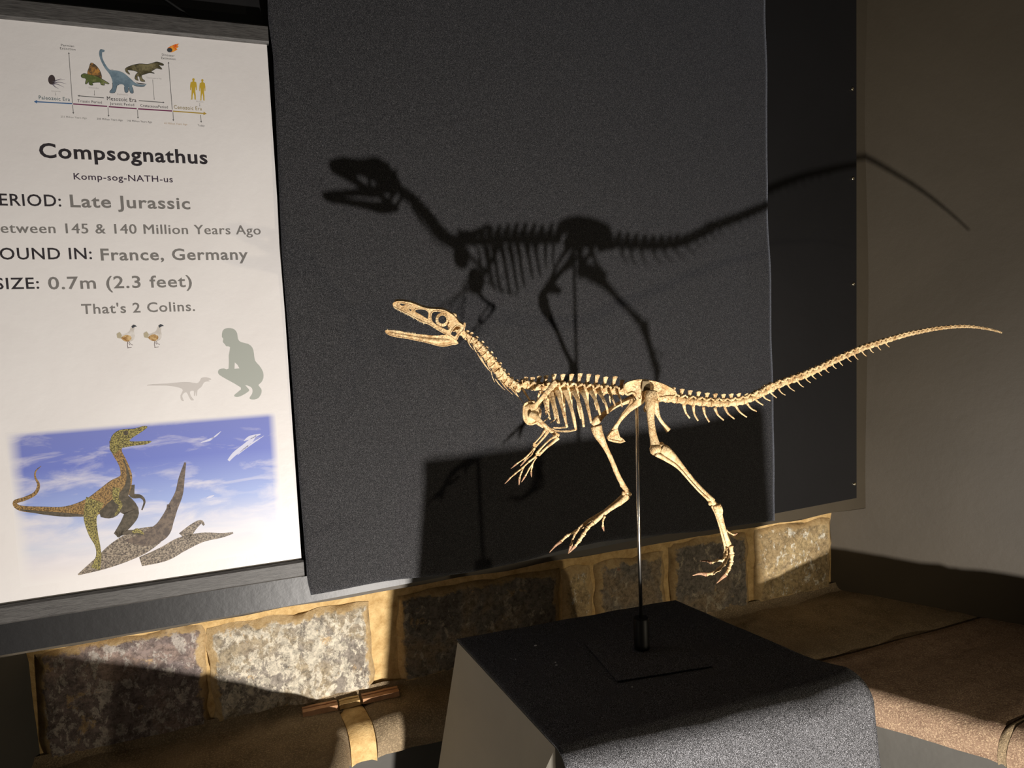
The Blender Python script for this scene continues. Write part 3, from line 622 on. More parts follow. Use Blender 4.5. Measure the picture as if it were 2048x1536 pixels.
# painting at the foot of the poster
def painting():
    mt, t, b = NT('painted_sky'); uv = coords(t, 'UV'); sep = node(t, 'ShaderNodeSeparateXYZ'); t.links.new(uv, sep.inputs[0])
    sky = ramp(t, sep.outputs[1], [(.0, (.66, .58, .58)), (.22, (.58, .60, .68)), (.45, (.30, .38, .66)), (.75, (.15, .19, .52)), (1, (.17, .20, .50))])
    mp = node(t, 'ShaderNodeMapping'); mp.inputs['Rotation'].default_value = (0, 0, -.45); mp.inputs['Scale'].default_value = (2.2, 4.2, 1); t.links.new(uv, mp.inputs[0])
    n = tex(t, mp.outputs[0], 2.0, 7, .6, .5); grad = ramp(t, sep.outputs[1], [(.2, .17), (.9, 0.0)])
    gx = ramp(t, sep.outputs[0], [(0, .06), (.5, 0.0)])
    ad = node(t, 'ShaderNodeMath', operation='ADD'); t.links.new(n, ad.inputs[0]); t.links.new(grad, ad.inputs[1]); ad2 = node(t, 'ShaderNodeMath', operation='ADD'); t.links.new(ad.outputs[0], ad2.inputs[0]); t.links.new(gx, ad2.inputs[1])
    cl = ramp(t, ad2.outputs[0], [(.56, 0.0), (.82, .85)]); col = mix(t, cl, sky, (.70, .67, .70))
    def edge(sock, inv, wd):
        r_ = ramp(t, sock, [(0, 0.0), (wd, 1.0)] if not inv else [(1 - wd, 1.0), (1, 0.0)]); return r_
    f = None
    for s_ in (edge(sep.outputs[0], 0, .05), edge(sep.outputs[0], 1, .035), edge(sep.outputs[1], 0, .16), edge(sep.outputs[1], 1, .035)):
        if f is None: f = s_
        else: q = node(t, 'ShaderNodeMath', operation='MULTIPLY'); t.links.new(f, q.inputs[0]); t.links.new(s_, q.inputs[1]); f = q.outputs[0]
    col = mix(t, f, (.73, .705, .69), col); t.links.new(col, b.inputs['Base Color']); b.inputs['Roughness'].default_value = .4
    TL, TR, BR, BL = pp(10, 868, 1), pp(557, 822, 1), pp(566, 1098, 1), pp(20, 1180, 1)
    u0, u1 = TL.dot(WU), (TR.dot(WU) + BR.dot(WU)) / 2; z1, z0 = (TL.z + TR.z) / 2, (BL.z + BR.z) / 2
    o = mesh_obj('sky_painting', [pw(u0, z0, 1), pw(u1, z0, 1), pw(u1, z1, 1), pw(u0, z1, 1)], [(0, 1, 2, 3)], mt, poster, False)
    uvl = o.data.uv_layers.new(name='UVMap'); 
    for l, c in zip(uvl.data, ((0, 0), (1, 0), (1, 1), (0, 1))): l.uv = c
    o['label'] = 'painted blue sky with streaky clouds'
    skin = mottled('painted_skin', (.06, .05, .02), (.34, .29, .09), 520, .45, .56); skin2 = mottled('painted_back', (.09, .055, .025), (.36, .22, .08), 480, .43, .57)
    shade = mottled('painted_dark', (.055, .045, .03), (.10, .08, .055), 150); logm = mottled('painted_log', (.07, .055, .045), (.34, .28, .21), 380, .42, .60); logd = mottled('painted_log_dark', (.08, .06, .05), (.16, .12, .09), 150)
    cloudm = ink('cloud', (.55, .56, .70))
    for c_ in [([(1462, 388), (1500, 345), (1560, 300), (1605, 262), (1640, 225)], [16, 26, 30, 26, 3]), ([(1560, 262), (1600, 240), (1668, 218)], [2, 22, 5]), ([(1520, 352), (1580, 300), (1690, 228)], [2, 12, 2]), ([(1285, 272), (1340, 255), (1372, 236)], [4, 14, 2]), ([(1350, 252), (1385, 226), (1415, 200)], [2, 9, 2]), ([(1320, 628), (1345, 620), (1370, 610)], [3, 14, 4])]: strokes('cloud_streak', [c_], cloudm, 2, T3)
    strokes('painted_branch', [([(900, 1035), (1050, 985), (1160, 925), (1290, 880), (1420, 866), (1492, 850)], [60, 95, 95, 62, 30, 10]), ([(1175, 880), (1235, 815), (1285, 780), (1306, 802)], [80, 48, 26, 12])], logm, 2, T3)
    strokes('painted_log', [([(500, 1118), (640, 1045), (760, 975), (900, 905), (1010, 860)], [8, 90, 150, 165, 110])], logm, 3, T3)
    strokes('painted_trunk', [([(800, 900), (930, 890), (1030, 840), (1075, 760), (1105, 690), (1145, 600), (1163, 500), (1186, 400)], [10, 90, 110, 82, 66, 52, 38, 12]), ([(1080, 700), (1076, 668)], [30, 14])], logd, 4, T3)
    strokes('painted_far_limb', [([(760, 640), (840, 710), (815, 780), (745, 868)], [130, 100, 78, 42]), ([(745, 862), (820, 845), (915, 850)], [34, 26, 34]), ([(835, 545), (848, 610), (900, 618), (925, 650), (908, 705)], [56, 34, 22, 14, 8])], shade, 5, T3)
    strokes('painted_body', [([(264, 423), (230, 455), (226, 495), (248, 545), (225, 598), (160, 632), (96, 655), (130, 692), (280, 706), (420, 712), (560, 690), (670, 640), (760, 570), (806, 500), (800, 440), (780, 390), (752, 340), (744, 300), (742, 262)], [2, 8, 12, 18, 22, 24, 26, 34, 46, 62, 110, 150, 150, 84, 62, 58, 62, 76, 84])], skin2, 6, T3, 5, 'painted mottled reptile body and tail')
    strokes('painted_belly', [([(130, 702), (280, 722), (420, 734), (540, 738)], [8, 22, 26, 10]), ([(640, 730), (720, 700), (800, 590), (822, 510), (812, 440), (790, 380)], [40, 100, 50, 26, 12, 8])], shade, 7, T3)
    flat('painted_head', [[(702, 300), (712, 240), (745, 203), (790, 188), (860, 184), (915, 168), (940, 168), (940, 180), (890, 215), (850, 240), (828, 262), (870, 266), (960, 262), (966, 270), (930, 285), (860, 292), (800, 303), (770, 312), (735, 345), (710, 330)]], skin, 8, T3, 2)
    flat('painted_eye', [[(806 + 16 * cos(a), 212 + 15 * sin(a)) for a in [2 * pi * i / 12 for i in range(12)]]], shade, 9, T3)
    strokes('painted_near_limb', [([(610, 640), (578, 745), (596, 850), (625, 930), (632, 1000), (612, 1080)], [120, 86, 62, 34, 34, 60]), ([(745, 560), (742, 630), (772, 675), (735, 740)], [48, 40, 24, 10]), ([(850, 850), (880, 835), (922, 858)], [20, 26, 8])], skin, 8, T3)
painting()

# ---------------------------------------------------------------- pedestal
c_bl, c_br, c_fl, c_fr = [K0(onz(x, y, 1.0)) for x, y in ((915, 1280), (1350, 1202), (1110, 1490), (1690, 1350))]
pc = (c_bl + c_br + c_fl + c_fr) / 4; ZP = 1.0
ped = thing('display_plinth', pc, 'pale grey tapered display plinth draped with black velvet under the skeleton', 'plinth')
mb = MB(); top = [c_fl, c_fr, c_br, c_bl]; 
fl_ = lambda p: pc + (p - pc) * 1.55
bx = (c_fr - c_fl).normalized(); by = (c_bl - c_fl).normalized()
def flare(p, k=.155): return p + ((p - pc).dot(bx) > 0 and bx or -bx) * k + ((p - pc).dot(by) > 0 and by or -by) * (k * .75)
mb.box8([flare(c_fl, .03), flare(c_fr, .03), flare(c_br), flare(c_bl)] + [p + V((0, 0, ZP - .004)) for p in top]); mb.build('plinth_body', PED, ped, False)
# velvet: lies on the top, rolls over the front edge and hangs
mb = MB(); nxv, rows = 70, []
prof = [(0 + i / 14 * .0, 0) for i in range(0)]
Ld, Rd = c_fl - c_bl, c_fr - c_br
for i in range(26): rows.append(('top', i / 25))
for i in range(1, 12): rows.append(('roll', i / 11))
for i in range(1, 26): rows.append(('hang', i / 25))
for kind, t in rows:
    for i in range(nxv + 1):
        a = i / nxv; ex = -.0025 + (1.005 * a); bk = c_bl.lerp(c_br, ex); fr = c_fl.lerp(c_fr, ex); d = (fr - bk); Ln = d.length; d = d.normalized()
        R_ = .034 + .012 * a; bulge = max(0, (a - .86) / .14)
        if kind == 'top': p = bk.lerp(fr, t) + V((0, 0, ZP + .001)); z_ = 0; p += bx * (.0 * bulge * max(0, (t - .80) / .20) ** 2) + V((0, 0, .010 * max(0, (a - .72) / .28) ** 2 * max(0, (t - .75) / .25) ** 2))
        elif kind == 'roll': an = t * radians(74); p = fr + d * (R_ * sin(an)) + V((0, 0, ZP + .001 - R_ * (1 - cos(an)))); p += bx * (bulge * .0) + V((0, 0, .010 * max(0, (a - .72) / .28) ** 2))
        else:
            an = radians(74); p = fr + d * (R_ * sin(an)) + V((0, 0, ZP + .001 - R_ * (1 - cos(an)))); h = t * .55
            p += d * (h * .14) - V((0, 0, h - .010 * max(0, (a - .72) / .28) ** 2)); p -= bx * (bulge * .03 * t) + d * (noise.noise(V((a * 4, h * 2, 0))) * .012 * min(1, h * 6))
            p += -bx * ((1 - a) * .03 * h)
        if kind != 'top': p += d * (.004 * noise.noise(V((a * 7, t, 5))))
        p += V((0, 0, .0012 * noise.noise(p * 18)))
        mb.v.append(p)
W = nxv + 1; NR = len(rows)
for j in range(NR - 1):
    for i in range(nxv): q = j * W + i; mb.f.append((q, q + W, q + W + 1, q + 1))
cover = mb.build('velvet_cover', VELVET, ped); cover['label'] = 'black velvet cloth'
sm = cover.modifiers.new('s', 'SOLIDIFY'); sm.thickness = .0022; sm.offset = 0
for (x, y, r_) in ((1071, 1291, .0022), (1113, 1330, .0017), (1111, 1325, .0012), (1031, 1318, .001), (1264, 1374, .001)):
    p = onz(x, y, ZP + .0035); mb = MB(); mb.blob(p, r_ * 1.3, r_, r_ * .5, 6, .0006); mb.build('lint_fleck', LINT, ped)
# stand
RB = K0(onz(1284, 1303, ZP)); stand = thing('skeleton_stand', RB + V((0, 0, ZP + .003)), 'thin polished metal rod stand with black collar on the velvet plinth top', 'stand')
mb = MB(); sq = [K0(onz(x, y, ZP)) for x, y in ((1168, 1290), (1235, 1368), (1425, 1338), (1345, 1262))]
mb.box8([p + V((0, 0, ZP + .0034)) for p in (sq[0], sq[1], sq[2], sq[3])] + [p + V((0, 0, ZP + .0052)) for p in sq]); mb.build('base_plate', VELVET, stand, False)
mb = MB(); zc = .058
mb.tube([RB + V((0, 0, ZP + z)) for z in (.0055, .006, zc - .002, zc)], [.0122, .0128, .0128, .0118], 24, ref=V((0, 1, 0))); mb.build('collar', BLACK, stand, True, 40)
RT = hit(1277, 800, RB, V((0.2, -1, 0)).normalized()); RT.y += .0
RT = V((RB.x + .002, RB.y, RT.z))
mb = MB(); mb.tube([RB + V((0, 0, ZP + zc - .004)), RB.lerp(RT, .15) * 1 + V((0, 0, 0)) if False else RB + V((0, 0, ZP + .22)), RT], [.0030, .0030, .0028], 16, ref=V((0, 1, 0))); mb.build('rod', STEEL, stand)

# ---------------------------------------------------------------- skeleton
PH = radians(78); SU = V((sin(PH), cos(PH), 0)); SN = V((cos(PH), -sin(PH), 0)); SO = V((RB.x, RB.y, 1.4)); UP = V((0, 0, 1))
SX = 1150 * 0 + .00082                                              # metres per photograph pixel at the skeleton
def bend(x): return -.083 * max(0, (x - 1300) / 700) ** 2
def S(x, y, off=0.0): return hit(x, y, SO + SN * (off + bend(x)), SN)
Z4 = lambda x, y: (740 + x / 5.909, 580 + y / 5.909)
Z5 = lambda x, y: (980 + x / 5.484, 720 + y / 5.484)
Z6 = lambda x, y: (1180 + x / 5.389, 720 + y / 5.389)
ZL = lambda x, y: (1060 + x / 4.267, 860 + y / 4.267)
ZT_ = lambda x, y: (1480 + x / 3.606, 600 + y / 3.606)
skel = thing('dinosaur_skeleton', RB + V((0, 0, ZP + .14)), 'cream fossil skeleton of a small long-tailed dinosaur running with open jaws', 'skeleton')
def bone(name, T, pts, wid, off, sc, n=10, flat=.8, sub=4, mat=None, par=None, label=None, wob=.0004):
    """pts in a zoom frame T with pixel scale sc; wid = seen widths in that frame; off = lateral offset(s)"""
    offs = off if isinstance(off, (list, tuple)) else [off] * len(pts)
    Q = cat([(*p, w_, o_) for p, w_, o_ in zip(pts, wid, offs)], sub) if len(pts) > 2 or sub > 1 else [(*p, w_, o_) for p, w_, o_ in zip(pts, wid, offs)]
    P = [S(*T(x, y), o_) for x, y, w_, o_ in Q]; R_ = [max(.0003, w_ / sc * SX / 2) for x, y, w_, o_ in Q]
    mb = MB(); mb.tube(P, R_, n, flat, SN, wob)
    o = mb.build(name, mat or BONE, par or skel)
    if label: o['label'] = label
    return o
# --- skull
def skw(x): return .0035 + .0125 * min(1, max(0, (x - 272) / 650)) ** .9      # half width of the head along its length (zoom x)
SK = [(272, 165), (290, 145), (330, 135), (400, 138), (470, 150), (545, 175), (620, 205), (700, 225), (760, 228), (840, 232), (900, 250), (950, 280), (990, 310), (1020, 345), (1045, 380), (1080, 405), (1103, 418), (1113, 390), (1126, 398), (1120, 440), (1105, 480), (1078, 502), (1045, 545), (1022, 590), (1000, 588), (960, 557), (900, 522), (840, 492), (770, 450), (700, 405), (620, 375), (540, 335), (460, 290), (400, 260), (330, 225), (285, 200)]
HO = [[(335, 158), (370, 152), (432, 170), (400, 186), (370, 188)], [(462, 228), (478, 226), (490, 240), (476, 248)],
      [(525, 245), (545, 226), (590, 220), (640, 225), (680, 245), (696, 275), (690, 320), (680, 345), (640, 322), (590, 292), (545, 268)],
      [(720, 300), (730, 268), (755, 252), (800, 250), (850, 258), (900, 268), (912, 300), (925, 340), (935, 385), (925, 420), (950, 440), (925, 475), (890, 470), (840, 440), (790, 418), (745, 385), (722, 345)],
      [(1015, 425), (1040, 422), (1068, 432), (1068, 460), (1040, 500), (1010, 548), (985, 550), (952, 525), (955, 500), (985, 455)]]
def plate(outline, holes, wfun, side, thick, mb, T=Z4):
    bm = bmesh.new(); es = []
    for loop in [outline] + holes:
        vs_ = [bm.verts.new((x, y, 0)) for x, y in loop]
        es += [bm.edges.new((vs_[i], vs_[(i + 1) % len(vs_)])) for i in range(len(vs_))]
    bmesh.ops.triangle_fill(bm, edges=es, use_beauty=True, use_dissolve=False)
    bmesh.ops.subdivide_edges(bm, edges=[e for e in bm.edges if e.calc_length() > 45], cuts=2, use_grid_fill=True)
    bmesh.ops.triangulate(bm, faces=bm.faces)
    bm.verts.index_update(); fs = [tuple(v.index for v in f.verts) for f in bm.faces]; P2 = [(v.co.x, v.co.y) for v in bm.verts]
    be = [(e.verts[0].index, e.verts[1].index) for e in bm.edges if e.is_boundary]; N = len(P2); bm.free()
    A3 = []; B3 = []
    for x, y in P2:
        o_ = wfun(x, y) * side; A3.append(S(*T(x, y), o_)); B3.append(S(*T(x, y), o_ - side * thick))
    k = len(mb.v); mb.v += A3 + B3
    for f in fs: mb.f.append(tuple(k + i for i in f)); mb.f.append(tuple(k + N + i for i in f[::-1]))
    for a, b in be: mb.f.append((k + a, k + b, k + N + b, k + N + a))
def rims(loops, wfun, side, r_, mb, T=Z4):
    for lp in loops:
        Q = cat(lp, 3, True); P = [S(*T(x, y), wfun(x, y) * side) for x, y in Q]; P.append(P[0]); P.append(P[1]); mb.tube(P, r_, 6, None, SN, .0002, False)
topl = [SK[i] for i in range(1, 17)]
def skf(x, y):      # cheek plates lean outwards below the roof
    return skw(x)
OS = cat(SK, 3, True); mb = MB()
HS = [cat(h, 3, True) for h in HO]
for s_ in (1, -1): plate(OS, HS, skf, s_, .0022, mb); rims(HO[2:] + [HO[0]], skf, s_, .0009, mb); rims([SK], skf, s_, .0009, mb)
TP = cat(topl, 3); nn = 7; k = len(mb.v)                            # skull roof arching between the two sides
for lay in range(2):
    for x, y in TP:
        w_ = skw(x)
        for j in range(nn):
            s_ = -1 + 2 * j / (nn - 1); mb.v.append(S(*Z4(x, y), w_ * s_) + UP * ((1 - s_ * s_) * .0035 - lay * .0018))
M = len(TP)
for lay in range(2):
    for i in range(M - 1):
        for j in range(nn - 1): a = k + lay * M * nn + i * nn + j; mb.f.append((a, a + 1, a + nn + 1, a + nn))
BT = cat([(285, 190), (330, 215), (400, 250), (460, 282), (540, 326), (620, 366)], 3); k = len(mb.v)      # palate of the snout
for x, y in BT:
    for j in range(3): mb.v.append(S(*Z4(x, y), skw(x) * (-1 + j)))
for i in range(len(BT) - 1):
    for j in range(2): a = k + i * 3 + j; mb.f.append((a, a + 1, a + 4, a + 3))
# braincase behind the orbit
mb.blob(S(*Z4(985, 400), 0), .010, .010, .012, 10, .0012); mb.blob(S(*Z4(1060, 450), 0), .008, .009, .010, 10, .001)
mb.blob(S(*Z4(958, 372), .011), .004, .003, .008, 8, .001); mb.blob(S(*Z4(975, 300), .009), .007, .004, .004, 8, .001)
skull = mb.build('skull', BONE, skel, True, 45)
for s_ in (1, -1):
    mb = MB(); cxr, cyr = 855, 350; nr = 14; k0 = 0
    for j in range(nr):
        a0, a1 = 2 * pi * j / nr + .035, 2 * pi * (j + 1) / nr - .035; q = []
        for o_ in (.013, .0145):
            for (r_, a_) in ((49, a0), (80, a0), (80, (a0 + a1) / 2), (80, a1), (49, a1), (49, (a0 + a1) / 2)): q.append(S(*Z4(cxr + r_ * cos(a_), cyr + r_ * sin(a_)), s_ * (o_ + (.001 if r_ < 60 else 0))))
        mb.add(q, [(0, 1, 2, 3, 4, 5), (11, 10, 9, 8, 7, 6)] + [(i, (i + 1) % 6, 6 + (i + 1) % 6, 6 + i) for i in range(6)])
    P = [S(*Z4(cxr + 66 * cos(2 * pi * i / 24), cyr + 66 * sin(2 * pi * i / 24)), s_ * .0132) for i in range(25)]; mb.tube(P, .0022, 6, .5, SN, 0, False)
    mb.build('eye_ring', BONE, skull, True, 35)
def teeth(x0, y0, x1, y1, n, ln, dirx, diry, par, wf):
    for i in range(n):
        t = (i + .5) / n; x = x0 + (x1 - x0) * t; y = y0 + (y1 - y0) * t; l = ln * (.75 + .5 * random.random())
        for s_ in (1, -1):
            a = S(*Z4(x, y), wf(x) * s_); b = S(*Z4(x + dirx * l, y + diry * l), wf(x) * s_); c_ = S(*Z4(x + dirx * l * .5 + 1.5, y + diry * l * .5), wf(x) * s_)
            mb = MB(); mb.tube([a, c_, b], [.0009, .0007, .0002], 5, None, SN); mb.build('tooth', TOOTH, par)
teeth(282, 197, 650, 384, 22, 30, .25, 1, skull, skw)
# --- lower jaw
LJ = [(182, 485), (200, 476), (260, 478), (350, 488), (450, 512), (540, 524), (640, 531), (720, 541), (800, 541), (880, 536), (930, 546), (970, 576), (1010, 596), (1040, 628), (1000, 641), (975, 641), (930, 655), (860, 662), (800, 655), (740, 637), (640, 612), (540, 592), (440, 571), (340, 556), (260, 541), (205, 516)]
jw_ = lambda x, y=0: .0022 + .0125 * min(1, max(0, (x - 182) / 800)) ** .9
mb = MB()
for s_ in (1, -1): plate(cat(LJ, 2, True), [], jw_, s_, .0022, mb); rims([LJ], jw_, s_, .0008, mb); mb.tube([S(*Z4(x, y), (jw_(x) + .0004) * s_) for x, y in ((260, 510), (420, 540), (600, 572), (800, 600), (940, 600))], [.0008, .0014, .0022, .0034, .002], 8, .4, SN, .0003)
mb.blob(S(*Z4(205, 495), 0), .0035, .003, .003, 8, .0004)
jaw = mb.build('lower_jaw', BONE, skel, True, 45)
teeth(196, 480, 545, 525, 20, 25, -.05, -1, jaw, jw_)
# --- vertebrae
def vertebra(c, nxt, r_, spine=None, sw=.004, zy=0.0, tp=0.0, name='vertebra', seed=0, sp_back=.2):
    """c, nxt: ends of the centrum; spine: height of the neural spine; zy/tp: sizes of the processes"""
    ax = (nxt - c); L = ax.length; ax.normalize(); up = SN.cross(ax); up = up if up.z > 0 else -up; lat = SN; mb = MB()
    pts = [c + ax * (L * t) for t in (.02, .12, .5, .88, .98)]; mb.tube(pts, [r_ * .85, r_ * 1.06, r_ * .78, r_ * 1.08, r_ * .85], 10, .9, SN, .0005)
    mid = c + ax * (L * .5)
    if zy:
        mb.blob(mid + up * (r_ * .9), L * .48, zy * 1.1, zy, 8, .0006, (ax, lat, up))
        for s_ in (1, -1):
            mb.tube([mid + up * (r_ * .8) + lat * (s_ * zy * .6), mid + up * (r_ * 1.5) + lat * (s_ * zy * 1.0) + ax * (L * .45)], [zy * .55, zy * .40], 6, .7, SN, .0004)
            mb.tube([mid + up * (r_ * .7) + lat * (s_ * zy * .6), mid + up * (r_ * 1.3) + lat * (s_ * zy * 1.1) - ax * (L * .5)], [zy * .5, zy * .36], 6, .7, SN, .0004)
    if tp:
        for s_ in (1, -1): mb.tube([mid + up * (r_ * .5), mid + up * (r_ * .9) + lat * (s_ * tp) - ax * (L * .1)], [r_ * .5, r_ * .35], 6, .6, SN, .0003)
    if spine:
        b = mid + up * (r_ * .8); t_ = mid + up * (r_ * .8 + spine) + ax * (spine * sp_back); th = .0014; wb, wt = L * .26, sw
        q = []
        for s_ in (1, -1): q += [b - ax * wb + lat * th * s_, b + ax * wb + lat * th * s_, b.lerp(t_, .6) + ax * (wt * .62) + lat * th * .8 * s_, t_ + ax * wt + up * .0008 + lat * th * s_, t_ + up * .0014 + lat * th * s_, t_ - ax * wt + lat * th * s_, b.lerp(t_, .6) - ax * (wt * .62) + lat * th * .8 * s_]
        mb.add(q, [tuple(range(7)), tuple(range(7, 14))[::-1]] + [(i, 7 + i, 7 + (i + 1) % 7, (i + 1) % 7) for i in range(7)])
    return mb.build(name, BONE, skel, True, 50)
neck = [(1075, 505), (1125, 555), (1185, 590), (1238, 632), (1290, 690), (1340, 752), (1390, 815), (1440, 880), (1490, 945), (1535, 1015), (1590, 1075), (1650, 1120), (1712, 1158), (1775, 1180)]
NP = [S(*Z4(x, y)) for x, y in neck]
for i in range(len(NP) - 1):
    r_ = .0036 + .0022 * min(1, i / 7)
    vertebra(NP[i], NP[i + 1], r_, .0065 + .001 * (i % 2), .0022, r_ * 1.05, 0, 'cervical_vertebra')
for x0, y0, x1, y1 in [(1150, 590, 1222, 710), (1215, 650, 1300, 795), (1265, 740, 1400, 945), (1300, 775, 1424, 966), (1385, 860, 1440, 962), (1430, 950, 1472, 1088), (1478, 1050, 1595, 1182), (1560, 1095, 1685, 1232), (1640, 1130, 1785, 1290), (1700, 1165, 1808, 1330)]:
    for s_ in (1, -1):
        o_ = .006 * s_; bone('cervical_rib', Z4, [(x0, y0), ((x0 + x1) / 2 - 6, (y0 + y1) / 2 + 4), (x1, y1)], [16, 9, 4], [o_, o_, o_ * .8], 5.909, 6, .8, 3)
        if s_ > 0 and x0 > 1600: break
# dorsal column
dors = [(330, 262), (400, 285), (480, 300), (560, 305), (650, 302), (735, 298), (825, 300), (915, 306), (1005, 312), (1100, 320), (1195, 328), (1290, 335), (1385, 345), (1470, 352)]
DP = [S(*Z5(x, y)) for x, y in dors]
hts = [.008, .010, .013, .014, .0155, .0155, .0165, .0185, .0185, .0185, .0165, .0185, .014]
for i in range(len(DP) - 1):
    vertebra(DP[i], DP[i + 1], .0054, hts[i], .0040, .0052, .013, 'dorsal_vertebra', sp_back=.12)
# ribs: near side measured, far side mirrored about the body plane
RIBS = [[(575, 350), (590, 440), (612, 530), (652, 608)], [(640, 350), (680, 480), (706, 590), (715, 645)], [(668, 335), (705, 470), (738, 600), (758, 698)], [(728, 320), (770, 450), (810, 600), (848, 738)], [(815, 320), (862, 440), (905, 580), (930, 690), (942, 770)],
        [(905, 325), (960, 430), (1000, 560), (1030, 735)], [(1000, 320), (1045, 420), (1082, 560), (1110, 690)], [(1095, 325), (1148, 420), (1185, 520), (1208, 605)], [(1190, 335), (1238, 420), (1275, 500), (1292, 588)], [(1310, 350), (1345, 430), (1372, 505)], [(1400, 360), (1430, 430), (1450, 515)]]
wr_ = [22, 24, 34, 40, 44, 46, 44, 42, 38, 30, 26]
for R_, w_ in zip(RIBS, wr_):
    N = len(R_); offs = [.006] + [.026 * sin(pi * .5 * min(1, (i / (N - 1)) * 1.5)) for i in range(1, N)]
    wid = [w_ * 1.5] + [w_ * (1 - .35 * i / (N - 1)) for i in range(1, N - 1)] + [w_ * .55]
    ob = bone('rib', Z5, R_, wid, offs, 5.484, 8, .45, 4)
    Q = cat([(*p, a, b) for p, a, b in zip(R_, wid, offs)], 4); mb = MB()
    mb.tube([S(*Z5(x, y), b) - SN * (2 * b) for x, y, a, b in Q], [a / 5.484 * SX / 2 for x, y, a, b in Q], 8, .45, SN, .0004); mb.build('rib', BONE, skel)
for P_, w_ in [([(842, 738), (770, 748), (690, 748)], [12, 11, 8]), ([(942, 768), (850, 785), (725, 780), (640, 745)], [14, 12, 10, 8]), ([(652, 606), (625, 650), (590, 672)], [12, 10, 8]), ([(718, 648), (690, 672), (660, 690)], [12, 9, 7])]:
    bone('belly_rib', Z5, P_, w_, [.020, .012, .004, 0][:len(P_)], 5.484, 6, .8, 4); bone('belly_rib', Z5, [(x + 6, y - 8) for x, y in P_], w_, [-.020, -.012, -.004, 0][:len(P_)], 5.484, 6, .8, 4)
# shoulder girdle and arms
for s_ in (1, -1):
    o_ = .024 * s_; T5 = Z5 if s_ > 0 else (lambda x, y: Z5(x + 28, y - 10))
    bone('scapula', T5, [(728, 240), (690, 280), (620, 360), (545, 450), (490, 505), (440, 530)], [62, 66, 50, 44, 62, 100], [o_ * .6, o_ * .7, o_, o_ * 1.1, o_ * 1.1, o_ * 1.1], 5.484, 12, .28)
    mb = MB(); pl_ = cat([(372, 500), (400, 470), (450, 460), (490, 510), (528, 560), (520, 630), (500, 690), (440, 705), (392, 680), (368, 610)], 2, True)
    P = [S(*T5(x, y), o_ * .9) for x, y in pl_]; mb.prism(P, SN * (-s_ * .004)); mb.tube([*P, P[0]], .0016, 6, None, SN, .0005, False); mb.blob(S(*T5(440, 590), o_ * .93), .0115, .0045, .0155, 12, .0015); mb.build('coracoid', BONE, skel, True, 50)
bone('furcula', Z5, [(375, 345), (410, 400), (450, 470)], [26, 18, 22], [.004, .008, .014], 5.484, 8, .7); bone('furcula', Z5, [(340, 300), (380, 350), (430, 440)], [30, 22, 16], [-.004, -.008, -.010], 5.484, 8, .7)
bone('humerus', Z5, [(440, 590), (490, 615), (560, 680), (640, 750), (700, 800), (745, 835)], [80, 70, 42, 42, 46, 58], [.026, .030, .034, .034, .032, .030], 5.484, 12, .75)
bone('humerus', Z5, [(470, 640), (520, 690), (580, 730), (640, 770)], [56, 40, 34, 44], [-.026, -.032, -.034, -.034], 5.484, 10, .75)
bone('ulna', Z5, [(745, 850), (700, 895), (620, 960), (530, 1045)], [50, 34, 26, 34], .033, 5.484, 10, .8); bone('radius', Z5, [(725, 830), (660, 870), (590, 935), (515, 1015)], [36, 22, 20, 28], .038, 5.484, 8, .8)
bone('ulna', Z5, [(640, 775), (600, 835), (550, 895), (500, 945)], [44, 30, 22, 30], -.034, 5.484, 10, .8); bone('radius', Z5, [(605, 770), (560, 830), (515, 885), (475, 925)], [34, 20, 18, 26], -.029, 5.484, 8, .8)
def wrist(T, x, y, off, r_=.0036):
    mb = MB()
    for dx, dy in ((-10, -6), (8, -12), (10, 8), (-8, 10)): mb.blob(S(*T(x + dx, y + dy), off), r_ * .62, r_ * .6, r_ * .55, 7, .0004)
    mb.build('wrist_bone', BONE, skel)
wrist(Z5, 520, 1030, .035); wrist(Z5, 490, 940, -.031)
def digit(name, T, segs, wid, off, sc, clawfrom=None):
    """a finger or toe: separate phalanges as one mesh, claw as a child"""
    mb = MB(); offs = off if isinstance(off, (list, tuple)) else [off] * len(segs)
    P = [S(*T(*p), o_) for p, o_ in zip(segs, offs)]; e = len(P) - 1 if clawfrom is None else clawfrom
    for i in range(e if e < len(P) else len(P) - 1):
        a, b = P[i], P[i + 1]; r0 = wid[i] / sc * SX / 2; r1 = wid[min(i + 1, len(wid) - 1)] / sc * SX / 2; d = b - a
        mb.tube([a + d * t for t in (.0, .1, .3, .7, .9, .99)], [r0 * .85, r0 * 1.12, r0 * .8, r1 * .8, r1 * 1.2, r1 * .8], 8, .9, SN, .0003)
    o = mb.build(name, BONE, skel)
    if e < len(P) - 1 or clawfrom is not None:
        c_ = MB(); Q = cat([tuple(p) for p in P[e:]], 4); n_ = len(Q); r0 = wid[e] / sc * SX / 2; c_.tube([V(q) for q in Q], [r0 * 1.25 * (1 - .9 * i / (n_ - 1)) + .0002 for i in range(n_)], 8, .6, SN); cl = c_.build('claw', CLAW, o); cl['label'] = 'dark brown curved claw'
    return o
for segs, wd, of, cf in [([(505, 1050), (420, 1120), (345, 1190), (270, 1250), (215, 1300), (162, 1358)], [22, 19, 19, 20, 16, 6], [.036, .038, .040, .042, .043, .044], 4), ([(500, 1060), (440, 1110), (380, 1160), (340, 1240), (322, 1300), (318, 1372)], [22, 16, 16, 18, 22, 8], [.034, .034, .034, .034, .034, .034], 4),
                         ([(510, 1065), (470, 1130), (425, 1200), (385, 1275), (345, 1340)], [20, 16, 18, 18, 8], [.030, .030, .030, .030, .030], 3), ([(500, 1070), (475, 1120), (458, 1180), (450, 1230), (456, 1284)], [20, 14, 20, 18, 6], [.027, .025, .024, .024, .024], 3)]: digit('finger', Z5, segs, wd, of, 5.484, cf)
